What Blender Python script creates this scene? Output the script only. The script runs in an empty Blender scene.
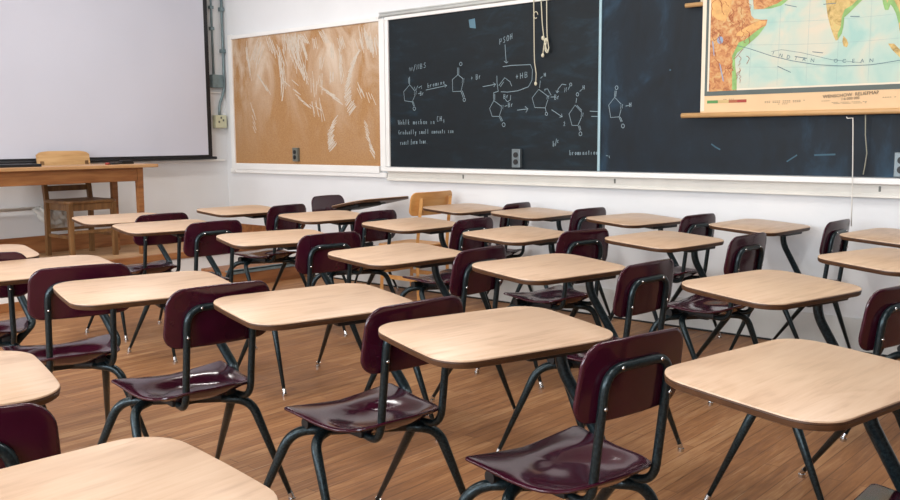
import bpy, bmesh, math, random
from mathutils import Vector, Matrix
random.seed(7)
C = bpy.context.scene.collection
sc = bpy.context.scene
PI = math.pi

# ------------------------------------------------------------------ materials
MATS = {}
def new_mat(name):
    m = bpy.data.materials.new(name); m.use_nodes = True
    nt = m.node_tree; b = nt.nodes['Principled BSDF']
    MATS[name] = m
    return m, nt, b
def lin(r, g, b):
    f = lambda c: (c/255/12.92 if c/255 <= .04045 else ((c/255+.055)/1.055)**2.4)
    return (f(r), f(g), f(b), 1)
def ramp(nt, fac, stops):
    n = nt.nodes.new('ShaderNodeValToRGB'); nt.links.new(fac, n.inputs[0])
    e = n.color_ramp.elements
    e[0].position, e[0].color = stops[0]; e[1].position, e[1].color = stops[-1]
    for p, c in stops[1:-1]:
        k = e.new(p); k.color = c
    return n.outputs[0]
def coords(nt, scale=(1, 1, 1), rot=(0, 0, 0), loc=(0, 0, 0), per_object=False):
    tc = nt.nodes.new('ShaderNodeTexCoord'); mp = nt.nodes.new('ShaderNodeMapping')
    mp.inputs['Scale'].default_value = scale; mp.inputs['Rotation'].default_value = rot; mp.inputs['Location'].default_value = loc
    src = tc.outputs['Object']
    if per_object:
        oi = nt.nodes.new('ShaderNodeObjectInfo'); ad = nt.nodes.new('ShaderNodeVectorMath'); ad.operation = 'ADD'
        ml = nt.nodes.new('ShaderNodeVectorMath'); ml.operation = 'SCALE'; ml.inputs['Scale'].default_value = 37
        cb = nt.nodes.new('ShaderNodeCombineXYZ')
        for k in range(3): nt.links.new(oi.outputs['Random'], cb.inputs[k])
        nt.links.new(cb.outputs[0], ml.inputs[0]); nt.links.new(src, ad.inputs[0]); nt.links.new(ml.outputs[0], ad.inputs[1])
        src = ad.outputs[0]
    nt.links.new(src, mp.inputs[0])
    return mp.outputs[0]
def noise(nt, vec, scale=5, detail=4, rough=.55, dist=0):
    n = nt.nodes.new('ShaderNodeTexNoise'); nt.links.new(vec, n.inputs['Vector'])
    n.inputs['Scale'].default_value = scale; n.inputs['Detail'].default_value = detail
    n.inputs['Roughness'].default_value = rough; n.inputs['Distortion'].default_value = dist
    return n.outputs['Fac']
def bump(nt, b, h, strength=.1, dist=.01):
    n = nt.nodes.new('ShaderNodeBump'); n.inputs['Strength'].default_value = strength; n.inputs['Distance'].default_value = dist
    nt.links.new(h, n.inputs['Height']); nt.links.new(n.outputs[0], b.inputs['Normal'])
def mix(nt, fac, a, c):
    n = nt.nodes.new('ShaderNodeMix'); n.data_type = 'RGBA'
    for sock, v in ((n.inputs[0], fac), (n.inputs[6], a), (n.inputs[7], c)):
        if hasattr(v, 'is_linked'): nt.links.new(v, sock)
        else: sock.default_value = v
    return n.outputs[2]
def plain(name, rgb, rough=.5, metal=0, var=.06, vscale=8, coat=0, spec=.5, bumpiness=0):
    m, nt, b = new_mat(name)
    c = lin(*rgb); v = coords(nt)
    d = tuple(x*(1-var) for x in c[:3])+(1,); u = tuple(min(1, x*(1+var)) for x in c[:3])+(1,)
    n = noise(nt, v, vscale)
    nt.links.new(ramp(nt, n, [(.3, d), (.7, u)]), b.inputs['Base Color'])
    b.inputs['Roughness'].default_value = rough; b.inputs['Metallic'].default_value = metal
    b.inputs['Coat Weight'].default_value = coat; b.inputs['Specular IOR Level'].default_value = spec
    if bumpiness: bump(nt, b, noise(nt, v, 60, 3), bumpiness, .004)
    return m
def wood(name, dark, mid, light, rough=.45, axis='y', fine=1.0, per_object=False, cathedral=.35, coat=0):
    m, nt, b = new_mat(name)
    st = {'x': (1, 14, 14), 'y': (14, 1, 14), 'z': (14, 14, 1)}[axis]
    st = tuple(s*fine for s in st)
    v = coords(nt, st, per_object=per_object)
    n1 = noise(nt, v, 2.2, 5, .6, .6)
    v2 = coords(nt, tuple(s*.22 if s > fine*2 else s*.8 for s in st), per_object=per_object)
    n2 = noise(nt, v2, 1.6, 2, .5, 1.2)
    w = nt.nodes.new('ShaderNodeMath'); w.operation = 'MULTIPLY'; nt.links.new(n2, w.inputs[0]); w.inputs[1].default_value = 16
    s = nt.nodes.new('ShaderNodeMath'); s.operation = 'SINE'; nt.links.new(w.outputs[0], s.inputs[0])
    a = nt.nodes.new('ShaderNodeMath'); a.operation = 'MULTIPLY_ADD'; nt.links.new(s.outputs[0], a.inputs[0]); a.inputs[1].default_value = cathedral*.35; nt.links.new(n1, a.inputs[2])
    nt.links.new(ramp(nt, a.outputs[0], [(.25, lin(*dark)), (.5, lin(*mid)), (.72, lin(*light))]), b.inputs['Base Color'])
    b.inputs['Roughness'].default_value = rough; b.inputs['Coat Weight'].default_value = coat
    return m

LAMINATE = wood('oak_laminate', (178, 147, 120), (194, 163, 135), (200, 171, 144), .38, 'y', 2.0, True, .3)
EDGE = plain('brown_edge_band', (74, 48, 30), .4, var=.25, vscale=30)
PLASTIC, nt, b = new_mat('maroon_plastic')
v = coords(nt, per_object=True)
nt.links.new(ramp(nt, noise(nt, v, 6, 3), [(.3, lin(48, 11, 26)), (.7, lin(60, 15, 34))]), b.inputs['Base Color'])
b.inputs['Roughness'].default_value = .14; b.inputs['Specular IOR Level'].default_value = .6
bump(nt, b, noise(nt, v, 220, 2), .04, .001)
FRAME, nt, b = new_mat('dark_green_grey_enamel')
v = coords(nt)
nt.links.new(ramp(nt, noise(nt, v, 160, 3), [(.35, lin(22, 32, 36)), (.7, lin(46, 61, 66))]), b.inputs['Base Color'])
b.inputs['Metallic'].default_value = .5; b.inputs['Roughness'].default_value = .28
CHROME = plain('chrome', (205, 205, 205), .2, 1, .05)
RUBBER = plain('black_rubber', (22, 24, 26), .5)
STEEL = plain('galvanised_steel', (120, 138, 142), .4, .3, .15, 20)
# floor
FLOOR, nt, b = new_mat('worn_strip_oak_floor')
tc = nt.nodes.new('ShaderNodeTexCoord')
mpn = nt.nodes.new('ShaderNodeMapping'); mpn.inputs['Rotation'].default_value = (0, 0, PI/2)
nt.links.new(tc.outputs['Object'], mpn.inputs[0])
br = nt.nodes.new('ShaderNodeTexBrick'); nt.links.new(mpn.outputs[0], br.inputs['Vector'])
br.inputs['Scale'].default_value = 1; br.inputs['Brick Width'].default_value = 1.3; br.inputs['Row Height'].default_value = .058
br.inputs['Mortar Size'].default_value = .0022; br.inputs['Mortar Smooth'].default_value = .3; br.inputs['Bias'].default_value = 0
br.offset = .37
br.inputs['Color1'].default_value = (.35, .35, .35, 1); br.inputs['Color2'].default_value = (.68, .68, .68, 1); br.inputs['Mortar'].default_value = (.1, .1, .1, 1)
vg = coords(nt, (16, 1.3, 1)); g = noise(nt, vg, 3, 5, .65, .4)
vp = coords(nt, (1, 1, 1)); pch = noise(nt, vp, .9, 4, .6, .5)
s1 = nt.nodes.new('ShaderNodeMath'); s1.operation = 'MULTIPLY_ADD'; nt.links.new(g, s1.inputs[0]); s1.inputs[1].default_value = .75
bw = nt.nodes.new('ShaderNodeRGBToBW'); nt.links.new(br.outputs['Color'], bw.inputs[0])
s0 = nt.nodes.new('ShaderNodeMath'); s0.operation = 'MULTIPLY_ADD'; nt.links.new(bw.outputs[0], s0.inputs[0]); s0.inputs[1].default_value = .6; s0.inputs[2].default_value = -.30
nt.links.new(s0.outputs[0], s1.inputs[2])
s2 = nt.nodes.new('ShaderNodeMath'); s2.operation = 'MULTIPLY_ADD'; nt.links.new(pch, s2.inputs[0]); s2.inputs[1].default_value = .55; nt.links.new(s1.outputs[0], s2.inputs[2])
fc = ramp(nt, s2.outputs[0], [(.28, lin(88, 54, 29)), (.5, lin(126, 82, 47)), (.68, lin(148, 101, 61)), (.85, lin(172, 128, 86))])
# pale scuff lines that run along the boards
vs = coords(nt, (30, .7, 1), (0, 0, .06)); sn = noise(nt, vs, 2.2, 3, .5, .2)
sm = ramp(nt, sn, [(.66, (0, 0, 0, 1)), (.74, (1, 1, 1, 1))])
vb = noise(nt, vp, 2.6, 3); sm2 = nt.nodes.new('ShaderNodeMath'); sm2.operation = 'MULTIPLY'; nt.links.new(sm, sm2.inputs[0]); nt.links.new(vb, sm2.inputs[1])
nt.links.new(mix(nt, sm2.outputs[0], fc, lin(196, 164, 132)), b.inputs['Base Color'])
rr = ramp(nt, pch, [(.3, (.42, .42, .42, 1)), (.75, (.62, .62, .62, 1))]); nt.links.new(rr, b.inputs['Roughness'])
bump(nt, b, bw.outputs[0], .12, .002)

WALL, nt, b = new_mat('white_painted_wall')
v = coords(nt)
nt.links.new(ramp(nt, noise(nt, v, 1.2, 5), [(.3, lin(218, 219, 220)), (.7, lin(226, 227, 228))]), b.inputs['Base Color'])
b.inputs['Roughness'].default_value = .55
bump(nt, b, noise(nt, v, 45, 4), .05, .004)
LOWBASE = plain('grey_painted_base', (206, 207, 204), .5, var=.06, vscale=5)
TRIMW = plain('white_painted_wood', (232, 231, 228), .4, var=.03, vscale=4)
CREAM = plain('cream_painted_wood', (222, 219, 211), .45, var=.05, vscale=6)
CEIL = plain('ceiling_paint', (226, 226, 222), .8, var=.02)
ORANGE = wood('varnished_fir', (118, 72, 40), (144, 92, 54), (160, 108, 66), .4, 'y', 1)
PLATFORM = wood('platform_boards', (150, 112, 76), (172, 134, 96), (188, 150, 112), .5, 'y', 1.2)
TABLEWOOD = wood('honey_oak', (112, 68, 34), (138, 88, 48), (156, 106, 62), .4, 'y', 1)
TABLETOP = wood('honey_oak_top', (160, 116, 74), (178, 134, 90), (190, 148, 104), .34, 'y', 1)
CHAIRWOOD = wood('worn_oak_chair', (88, 58, 30), (112, 78, 44), (130, 94, 56), .45, 'z', 1)
BACKWOOD = wood('pale_oak_crest', (168, 128, 80), (190, 150, 100), (202, 164, 116), .42, 'y', 1)
PLYWOOD = wood('birch_plywood', (188, 128, 66), (206, 148, 84), (216, 162, 98), .42, 'y', 1)
SCREEN, nt, b = new_mat('projection_fabric')
v = coords(nt); nt.links.new(ramp(nt, noise(nt, v, 1, 2), [(.3, lin(196, 198, 210)), (.7, lin(202, 204, 216))]), b.inputs['Base Color'])
b.inputs['Roughness'].default_value = .8
BLACK = plain('black_border', (18, 20, 26), .5)
# slate with wiped chalk dust
SLATE, nt, b = new_mat('blackboard_slate')
v = coords(nt)
n1 = noise(nt, coords(nt, (1, 1, 1), (0, .5, 0)), 1.4, 5, .6, 1.0); n2 = noise(nt, coords(nt, (1, 1, 3), (0, .7, 0)), 5, 5, .6, .6)
a = nt.nodes.new('ShaderNodeMath'); a.operation = 'MULTIPLY'; nt.links.new(n1, a.inputs[0]); nt.links.new(n2, a.inputs[1])
nt.links.new(ramp(nt, a.outputs[0], [(.12, lin(5, 14, 20)), (.28, lin(9, 22, 29)), (.45, lin(24, 46, 58))]), b.inputs['Base Color'])
b.inputs['Roughness'].default_value = .55; b.inputs['Specular IOR Level'].default_value = .3
SLATE2, nt, b = new_mat('blackboard_slate_dusty')
n1 = noise(nt, coords(nt, (1, 1, .6), (0, .5, 0)), 1.7, 5, .6, 1.2); n2 = noise(nt, coords(nt, (1.4, 1, .7), (0, .4, 0)), 3, 5, .6, .8)
a = nt.nodes.new('ShaderNodeMath'); a.operation = 'MULTIPLY'; nt.links.new(n1, a.inputs[0]); nt.links.new(n2, a.inputs[1])
nt.links.new(ramp(nt, a.outputs[0], [(.14, lin(5, 15, 23)), (.27, lin(10, 26, 38)), (.43, lin(32, 60, 80))]), b.inputs['Base Color'])
b.inputs['Roughness'].default_value = .55; b.inputs['Specular IOR Level'].default_value = .3
CHALK = plain('chalk', (128, 146, 154), .9)
CORK, nt, b = new_mat('tan_cork')
v = coords(nt)
c1 = ramp(nt, noise(nt, v, 90, 4, .7), [(.3, lin(152, 110, 68)), (.7, lin(178, 136, 90))])
hz = ramp(nt, noise(nt, coords(nt, (1, 1, .5), (0, .5, 0)), 2.6, 5, .65, .8), [(.42, (0, 0, 0, 1)), (.68, (1, 1, 1, 1))])
# worn paper residue lies over the upper half of the board
tc = nt.nodes.new('ShaderNodeTexCoord'); sx = nt.nodes.new('ShaderNodeSeparateXYZ'); nt.links.new(tc.outputs['Object'], sx.inputs[0])
zr = ramp(nt, sx.outputs['Z'], [(.0, (0, 0, 0, 1)), (.5, (.35, .35, .35, 1)), (.95, (1, 1, 1, 1))])
mm = nt.nodes.new('ShaderNodeMath'); mm.operation = 'MULTIPLY'; nt.links.new(hz, mm.inputs[0]); nt.links.new(zr, mm.inputs[1])
m2 = nt.nodes.new('ShaderNodeMath'); m2.operation = 'MULTIPLY'; nt.links.new(mm.outputs[0], m2.inputs[0]); m2.inputs[1].default_value = .75
nt.links.new(mix(nt, m2.outputs[0], c1, lin(218, 206, 190)), b.inputs['Base Color']); b.inputs['Roughness'].default_value = .85
SCRAPE = plain('paper_residue', (214, 202, 186), .9, var=.1, vscale=40); SCRAPE.node_tree.nodes['Principled BSDF'].inputs['Alpha'].default_value = .8
INKPALE = plain('pale_ink', (150, 174, 172), .7)
OUTLETGREY = plain('grey_outlet', (104, 106, 98), .45)
OUTLETMETAL = plain('metal_outlet_box', (116, 126, 130), .4, .5)
BEIGE = plain('beige_outlet', (202, 202, 172), .5)
CORD = plain('cream_cord', (206, 200, 176), .8)
CORDWHITE = plain('white_cord', (226, 222, 214), .7)
CORDGREY = plain('grey_cord', (150, 150, 134), .8)
PAPER = plain('cream_map_paper', (226, 190, 146), .6, var=.05, vscale=3)
MAPEDGE = plain('map_pale_edge', (228, 214, 192), .6, var=.03)
MAPBORDER = plain('map_border_ink', (86, 96, 92), .6, var=.1)
INK = plain('black_ink', (38, 34, 32), .7)
INKGREY = plain('grey_ink', (120, 106, 88), .7)
INKBLUE = plain('blue_grey_ink', (96, 120, 128), .7)
SEA, nt, b = new_mat('map_sea')
v = coords(nt)
nt.links.new(ramp(nt, noise(nt, v, 3.6, 4, .5, .8), [(.34, lin(160, 196, 186)), (.48, lin(182, 202, 188)), (.66, lin(212, 202, 180))]), b.inputs['Base Color']); b.inputs['Roughness'].default_value = .6
DEEP = plain('map_deep_sea', (176, 206, 200), .6, var=.06, vscale=6)
LAND, nt, b = new_mat('map_relief_orange')
n = noise(nt, coords(nt), 26, 6, .7, .8)
nt.links.new(ramp(nt, n, [(.3, lin(128, 78, 48)), (.41, lin(178, 112, 66)), (.5, lin(200, 140, 86)), (.6, lin(206, 166, 110)), (.72, lin(200, 180, 132))]), b.inputs['Base Color']); b.inputs['Roughness'].default_value = .6
LAND2, nt, b = new_mat('map_relief_tan')
n = noise(nt, coords(nt), 20, 6, .68, .8)
nt.links.new(ramp(nt, n, [(.3, lin(120, 98, 50)), (.45, lin(186, 156, 92)), (.6, lin(212, 182, 116)), (.75, lin(190, 190, 120))]), b.inputs['Base Color']); b.inputs['Roughness'].default_value = .6
PLAIN = plain('map_relief_yellow', (218, 166, 100), .6, var=.25, vscale=25)
GREEN = plain('map_lowland_green', (136, 176, 104), .6, var=.25, vscale=20)
LAKE = plain('map_lake', (140, 160, 186), .6)
LEG = [plain('legend_green', (84, 140, 76), .6), plain('legend_beige', (206, 176, 120), .6), plain('legend_brown', (168, 96, 60), .6), plain('legend_red', (158, 60, 44), .6)]
DOWEL = plain('varnished_dowel', (198, 156, 106), .4, var=.08, vscale=6)
BAGMAT = plain('white_bag', (206, 206, 200), .5, var=.05)
REDPLASTIC = plain('red_plastic', (150, 50, 46), .4)
GLASS, nt, b = new_mat('window_glass'); b.inputs['Transmission Weight'].default_value = 1; b.inputs['Roughness'].default_value = 0; b.inputs['IOR'].default_value = 1.0

# ------------------------------------------------------------------ mesh helpers
def obj(name, bm, mats, parent=None, smooth=False):
    me = bpy.data.meshes.new(name)
    bmesh.ops.recalc_face_normals(bm, faces=bm.faces[:])
    if smooth:
        for f in bm.faces: f.smooth = True
        if smooth is not True:
            for e in bm.edges:
                if len(e.link_faces) == 2 and e.calc_face_angle(0) > smooth: e.smooth = False
    bm.to_mesh(me); bm.free()
    for m in (mats if isinstance(mats, (list, tuple)) else [mats]): me.materials.append(m)
    o = bpy.data.objects.new(name, me); C.objects.link(o)
    if parent is not None: o.parent = parent
    return o
def tag(o, label, cat, group=None):
    o['label'] = label; o['category'] = cat
    if group: o['group'] = group
    return o
def thing(name, label, cat, loc=(0, 0, 0), rotz=0, group=None):
    o = bpy.data.objects.new(name, None); C.objects.link(o); o.empty_display_size = .1
    o.location = loc; o.rotation_euler = (0, 0, rotz)
    return tag(o, label, cat, group)
def struct(name, bm, m, smooth=False, parent=None):
    o = obj(name, bm, m, parent, smooth)
    if parent is None: o['kind'] = 'structure'
    return o
def box(bm, x0, x1, y0, y1, z0, z1, bev=0, mi=0, mat4=None):
    vs = [bm.verts.new((x, y, z)) for x in (x0, x1) for y in (y0, y1) for z in (z0, z1)]
    q = [(0, 1, 3, 2), (4, 6, 7, 5), (0, 4, 5, 1), (2, 3, 7, 6), (0, 2, 6, 4), (1, 5, 7, 3)]
    fs = [bm.faces.new([vs[i] for i in f]) for f in q]
    for f in fs: f.material_index = mi
    if bev:
        es = list({e for f in fs for e in f.edges})
        r = bmesh.ops.bevel(bm, geom=es, offset=bev, segments=2, affect='EDGES', profile=.6)
        vs = list({v for f in r['faces'] for v in f.verts} | {v for v in vs if v.is_valid})
        for f in r['faces']: f.material_index = mi
    if mat4 is not None:
        for v_ in vs:
            if v_.is_valid: v_.co = mat4 @ v_.co
    return vs
def fillet(pts, r, seg=6):
    pts = [Vector(p) for p in pts]; out = [pts[0]]
    for i in range(1, len(pts)-1):
        p = pts[i]; rr = r[i-1] if isinstance(r, (list, tuple)) else r
        a = (pts[i-1]-p); c = (pts[i+1]-p); t = min(rr, a.length*.49, c.length*.49)
        A = p+a.normalized()*t; B = p+c.normalized()*t
        for k in range(seg+1):
            s = k/seg; out.append(A*(1-s)**2+p*2*s*(1-s)+B*s*s)
    out.append(pts[-1]); return out
def tube(bm, pts, rad, n=10, cap=True, mi=0):
    pts = [Vector(p) for p in pts]; N = len(pts)
    L = [0]
    for i in range(1, N): L.append(L[-1]+(pts[i]-pts[i-1]).length)
    rf = rad if callable(rad) else (lambda s: rad)
    t0 = (pts[1]-pts[0]).normalized()
    up = Vector((0, 0, 1)) if abs(t0.z) < .9 else Vector((1, 0, 0))
    u = (up-t0*up.dot(t0)).normalized(); rings = []
    for i in range(N):
        t = (pts[min(i+1, N-1)]-pts[max(i-1, 0)]).normalized()
        u = (u-t*u.dot(t)).normalized(); w = t.cross(u); r = rf(L[i]/L[-1])
        rings.append([bm.verts.new(pts[i]+(u*math.cos(2*PI*k/n)+w*math.sin(2*PI*k/n))*r) for k in range(n)])
    for i in range(N-1):
        for k in range(n):
            f = bm.faces.new((rings[i][k], rings[i][(k+1) % n], rings[i+1][(k+1) % n], rings[i+1][k])); f.material_index = mi
    if cap:
        for rg in (rings[0][::-1], rings[-1]): f = bm.faces.new(rg); f.material_index = mi
def rrect(w, d, r, n=8, taper=0, rb=None):
    """outline, front at -x; TAPER widens the back; RB back corner radius"""
    rb = r if rb is None else rb
    P = [((w/2, d/2+taper), rb), ((-w/2, d/2-taper), r), ((-w/2, -d/2+taper), r), ((w/2, -d/2-taper), rb)]
    out = []
    for i in range(4):
        p = Vector(P[i][0]); a = (Vector(P[i-1][0])-p).normalized(); c = (Vector(P[(i+1) % 4][0])-p).normalized()
        R = P[i][1]; half = math.acos(max(-1, min(1, a.dot(c))))/2
        t = R/math.tan(half); ce = p+(a+c).normalized()*R/math.sin(half)
        A = p+a*t-ce; B = p+c*t-ce; a0 = math.atan2(A.y, A.x); da = (math.atan2(B.y, B.x)-a0+PI) % (2*PI)-PI
        for k in range(n+1):
            th = a0+da*k/n; out.append((ce.x+R*math.cos(th), ce.y+R*math.sin(th)))
    # fill the long straight runs
    res = []
    for i in range(len(out)):
        a, c = Vector(out[i]), Vector(out[(i+1) % len(out)]); m = max(1, int((c-a).length/.03))
        for k in range(m): res.append(tuple(a.lerp(c, k/m)))
    return res
def shell(bm, outline, place, th, rings=(1, .985, .95, .87, .74, .58, .4, .2)):
    """thin moulded shell: place(u, v) gives the mid surface point and its normal"""
    cx = sum(p[0] for p in outline)/len(outline); cy = sum(p[1] for p in outline)/len(outline); n = len(outline)
    sides = []
    for sgn in (1, -1):
        rs = []
        for s in rings:
            row = []
            for (x, y) in outline:
                P, N = place(cx+(x-cx)*s, cy+(y-cy)*s)
                k = .35 if s == 1 else (.85 if s > .97 else 1)
                row.append(bm.verts.new(P+N*(sgn*th/2*k)))
            rs.append(row)
        P, N = place(cx, cy); c = bm.verts.new(P+N*(sgn*th/2))
        for a, b_ in zip(rs, rs[1:]):
            for k in range(n): bm.faces.new((a[k], a[(k+1) % n], b_[(k+1) % n], b_[k]))
        for k in range(n): bm.faces.new((rs[-1][k], rs[-1][(k+1) % n], c))
        sides.append(rs[0])
    for k in range(n): bm.faces.new((sides[0][k], sides[0][(k+1) % n], sides[1][(k+1) % n], sides[1][k]))
def slab(bm, outline, levels, top=None, bottom=True):
    """stack of (z, inset, material) loops closed at both ends"""
    cx = sum(p[0] for p in outline)/len(outline); cy = sum(p[1] for p in outline)/len(outline); n = len(outline); prev = None
    for z, ins, mi in levels:
        ring = []
        for x, y in outline:
            d = math.hypot(x-cx, y-cy); k = 1-ins/d
            ring.append(bm.verts.new((cx+(x-cx)*k, cy+(y-cy)*k, z)))
        if prev:
            for k in range(n): f = bm.faces.new((prev[k], prev[(k+1) % n], ring[(k+1) % n], ring[k])); f.material_index = mi
        else: bm.faces.new(ring[::-1]).material_index = mi
        prev = ring
    f = bm.faces.new(prev); f.material_index = levels[-1][2]
def copy_tree(o, parent=None):
    c = o.copy(); C.objects.link(c)
    if parent is not None: c.parent = parent
    for ch in list(o.children): copy_tree(ch, c)
    return c
STRIP_N = [0]
def strip(bm, pts, w, y, mi=0):
    """flat ribbon on a wall plane, pts are (x, z)"""
    STRIP_N[0] += 1; y -= (STRIP_N[0] % 40)*1.2e-5
    P = [Vector(p) for p in pts]; N = len(P); L = []; R = []
    for i in range(N):
        t = (P[min(i+1, N-1)]-P[max(i-1, 0)])
        if t.length < 1e-6: t = Vector((1, 0))
        t.normalize(); nrm = Vector((-t.y, t.x))*w/2
        L.append(bm.verts.new((P[i].x+nrm.x, y, P[i].y+nrm.y))); R.append(bm.verts.new((P[i].x-nrm.x, y, P[i].y-nrm.y)))
    for i in range(N-1):
        f = bm.faces.new((L[i], L[i+1], R[i+1], R[i])); f.material_index = mi
def poly(bm, pts, y, mi=0):
    vs = [bm.verts.new((p[0], y, p[1])) for p in pts]
    es = [bm.edges.new((vs[i], vs[(i+1) % len(vs)])) for i in range(len(vs))]
    r = bmesh.ops.triangle_fill(bm, use_beauty=True, use_dissolve=False, edges=es)
    for g in r['geom']:
        if isinstance(g, bmesh.types.BMFace): g.material_index = mi
def lettering(items, y):
    """items: (text, x, z, size, angle, material index) -> one bmesh on the wall plane y facing -y"""
    bm = bmesh.new()
    for s, x, z, size, ang, mi in items:
        cu = bpy.data.curves.new('tmp', 'FONT'); cu.body = s; cu.size = size; cu.align_x = 'CENTER'; cu.align_y = 'CENTER'; cu.resolution_u = 2
        o = bpy.data.objects.new('tmp', cu); C.objects.link(o)
        bpy.context.view_layer.update()
        me = bpy.data.meshes.new_from_object(o.evaluated_get(bpy.context.evaluated_depsgraph_get()))
        M4 = Matrix.Translation((x, y, z)) @ Matrix.Rotation(-ang, 4, 'Y') @ Matrix.Rotation(PI/2, 4, 'X')
        me.transform(M4); k0 = len(bm.faces); bm.from_mesh(me); bm.faces.ensure_lookup_table()
        for f in bm.faces[k0:]: f.material_index = mi
        bpy.data.objects.remove(o); bpy.data.curves.remove(cu); bpy.data.meshes.remove(me)
    return bm
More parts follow.
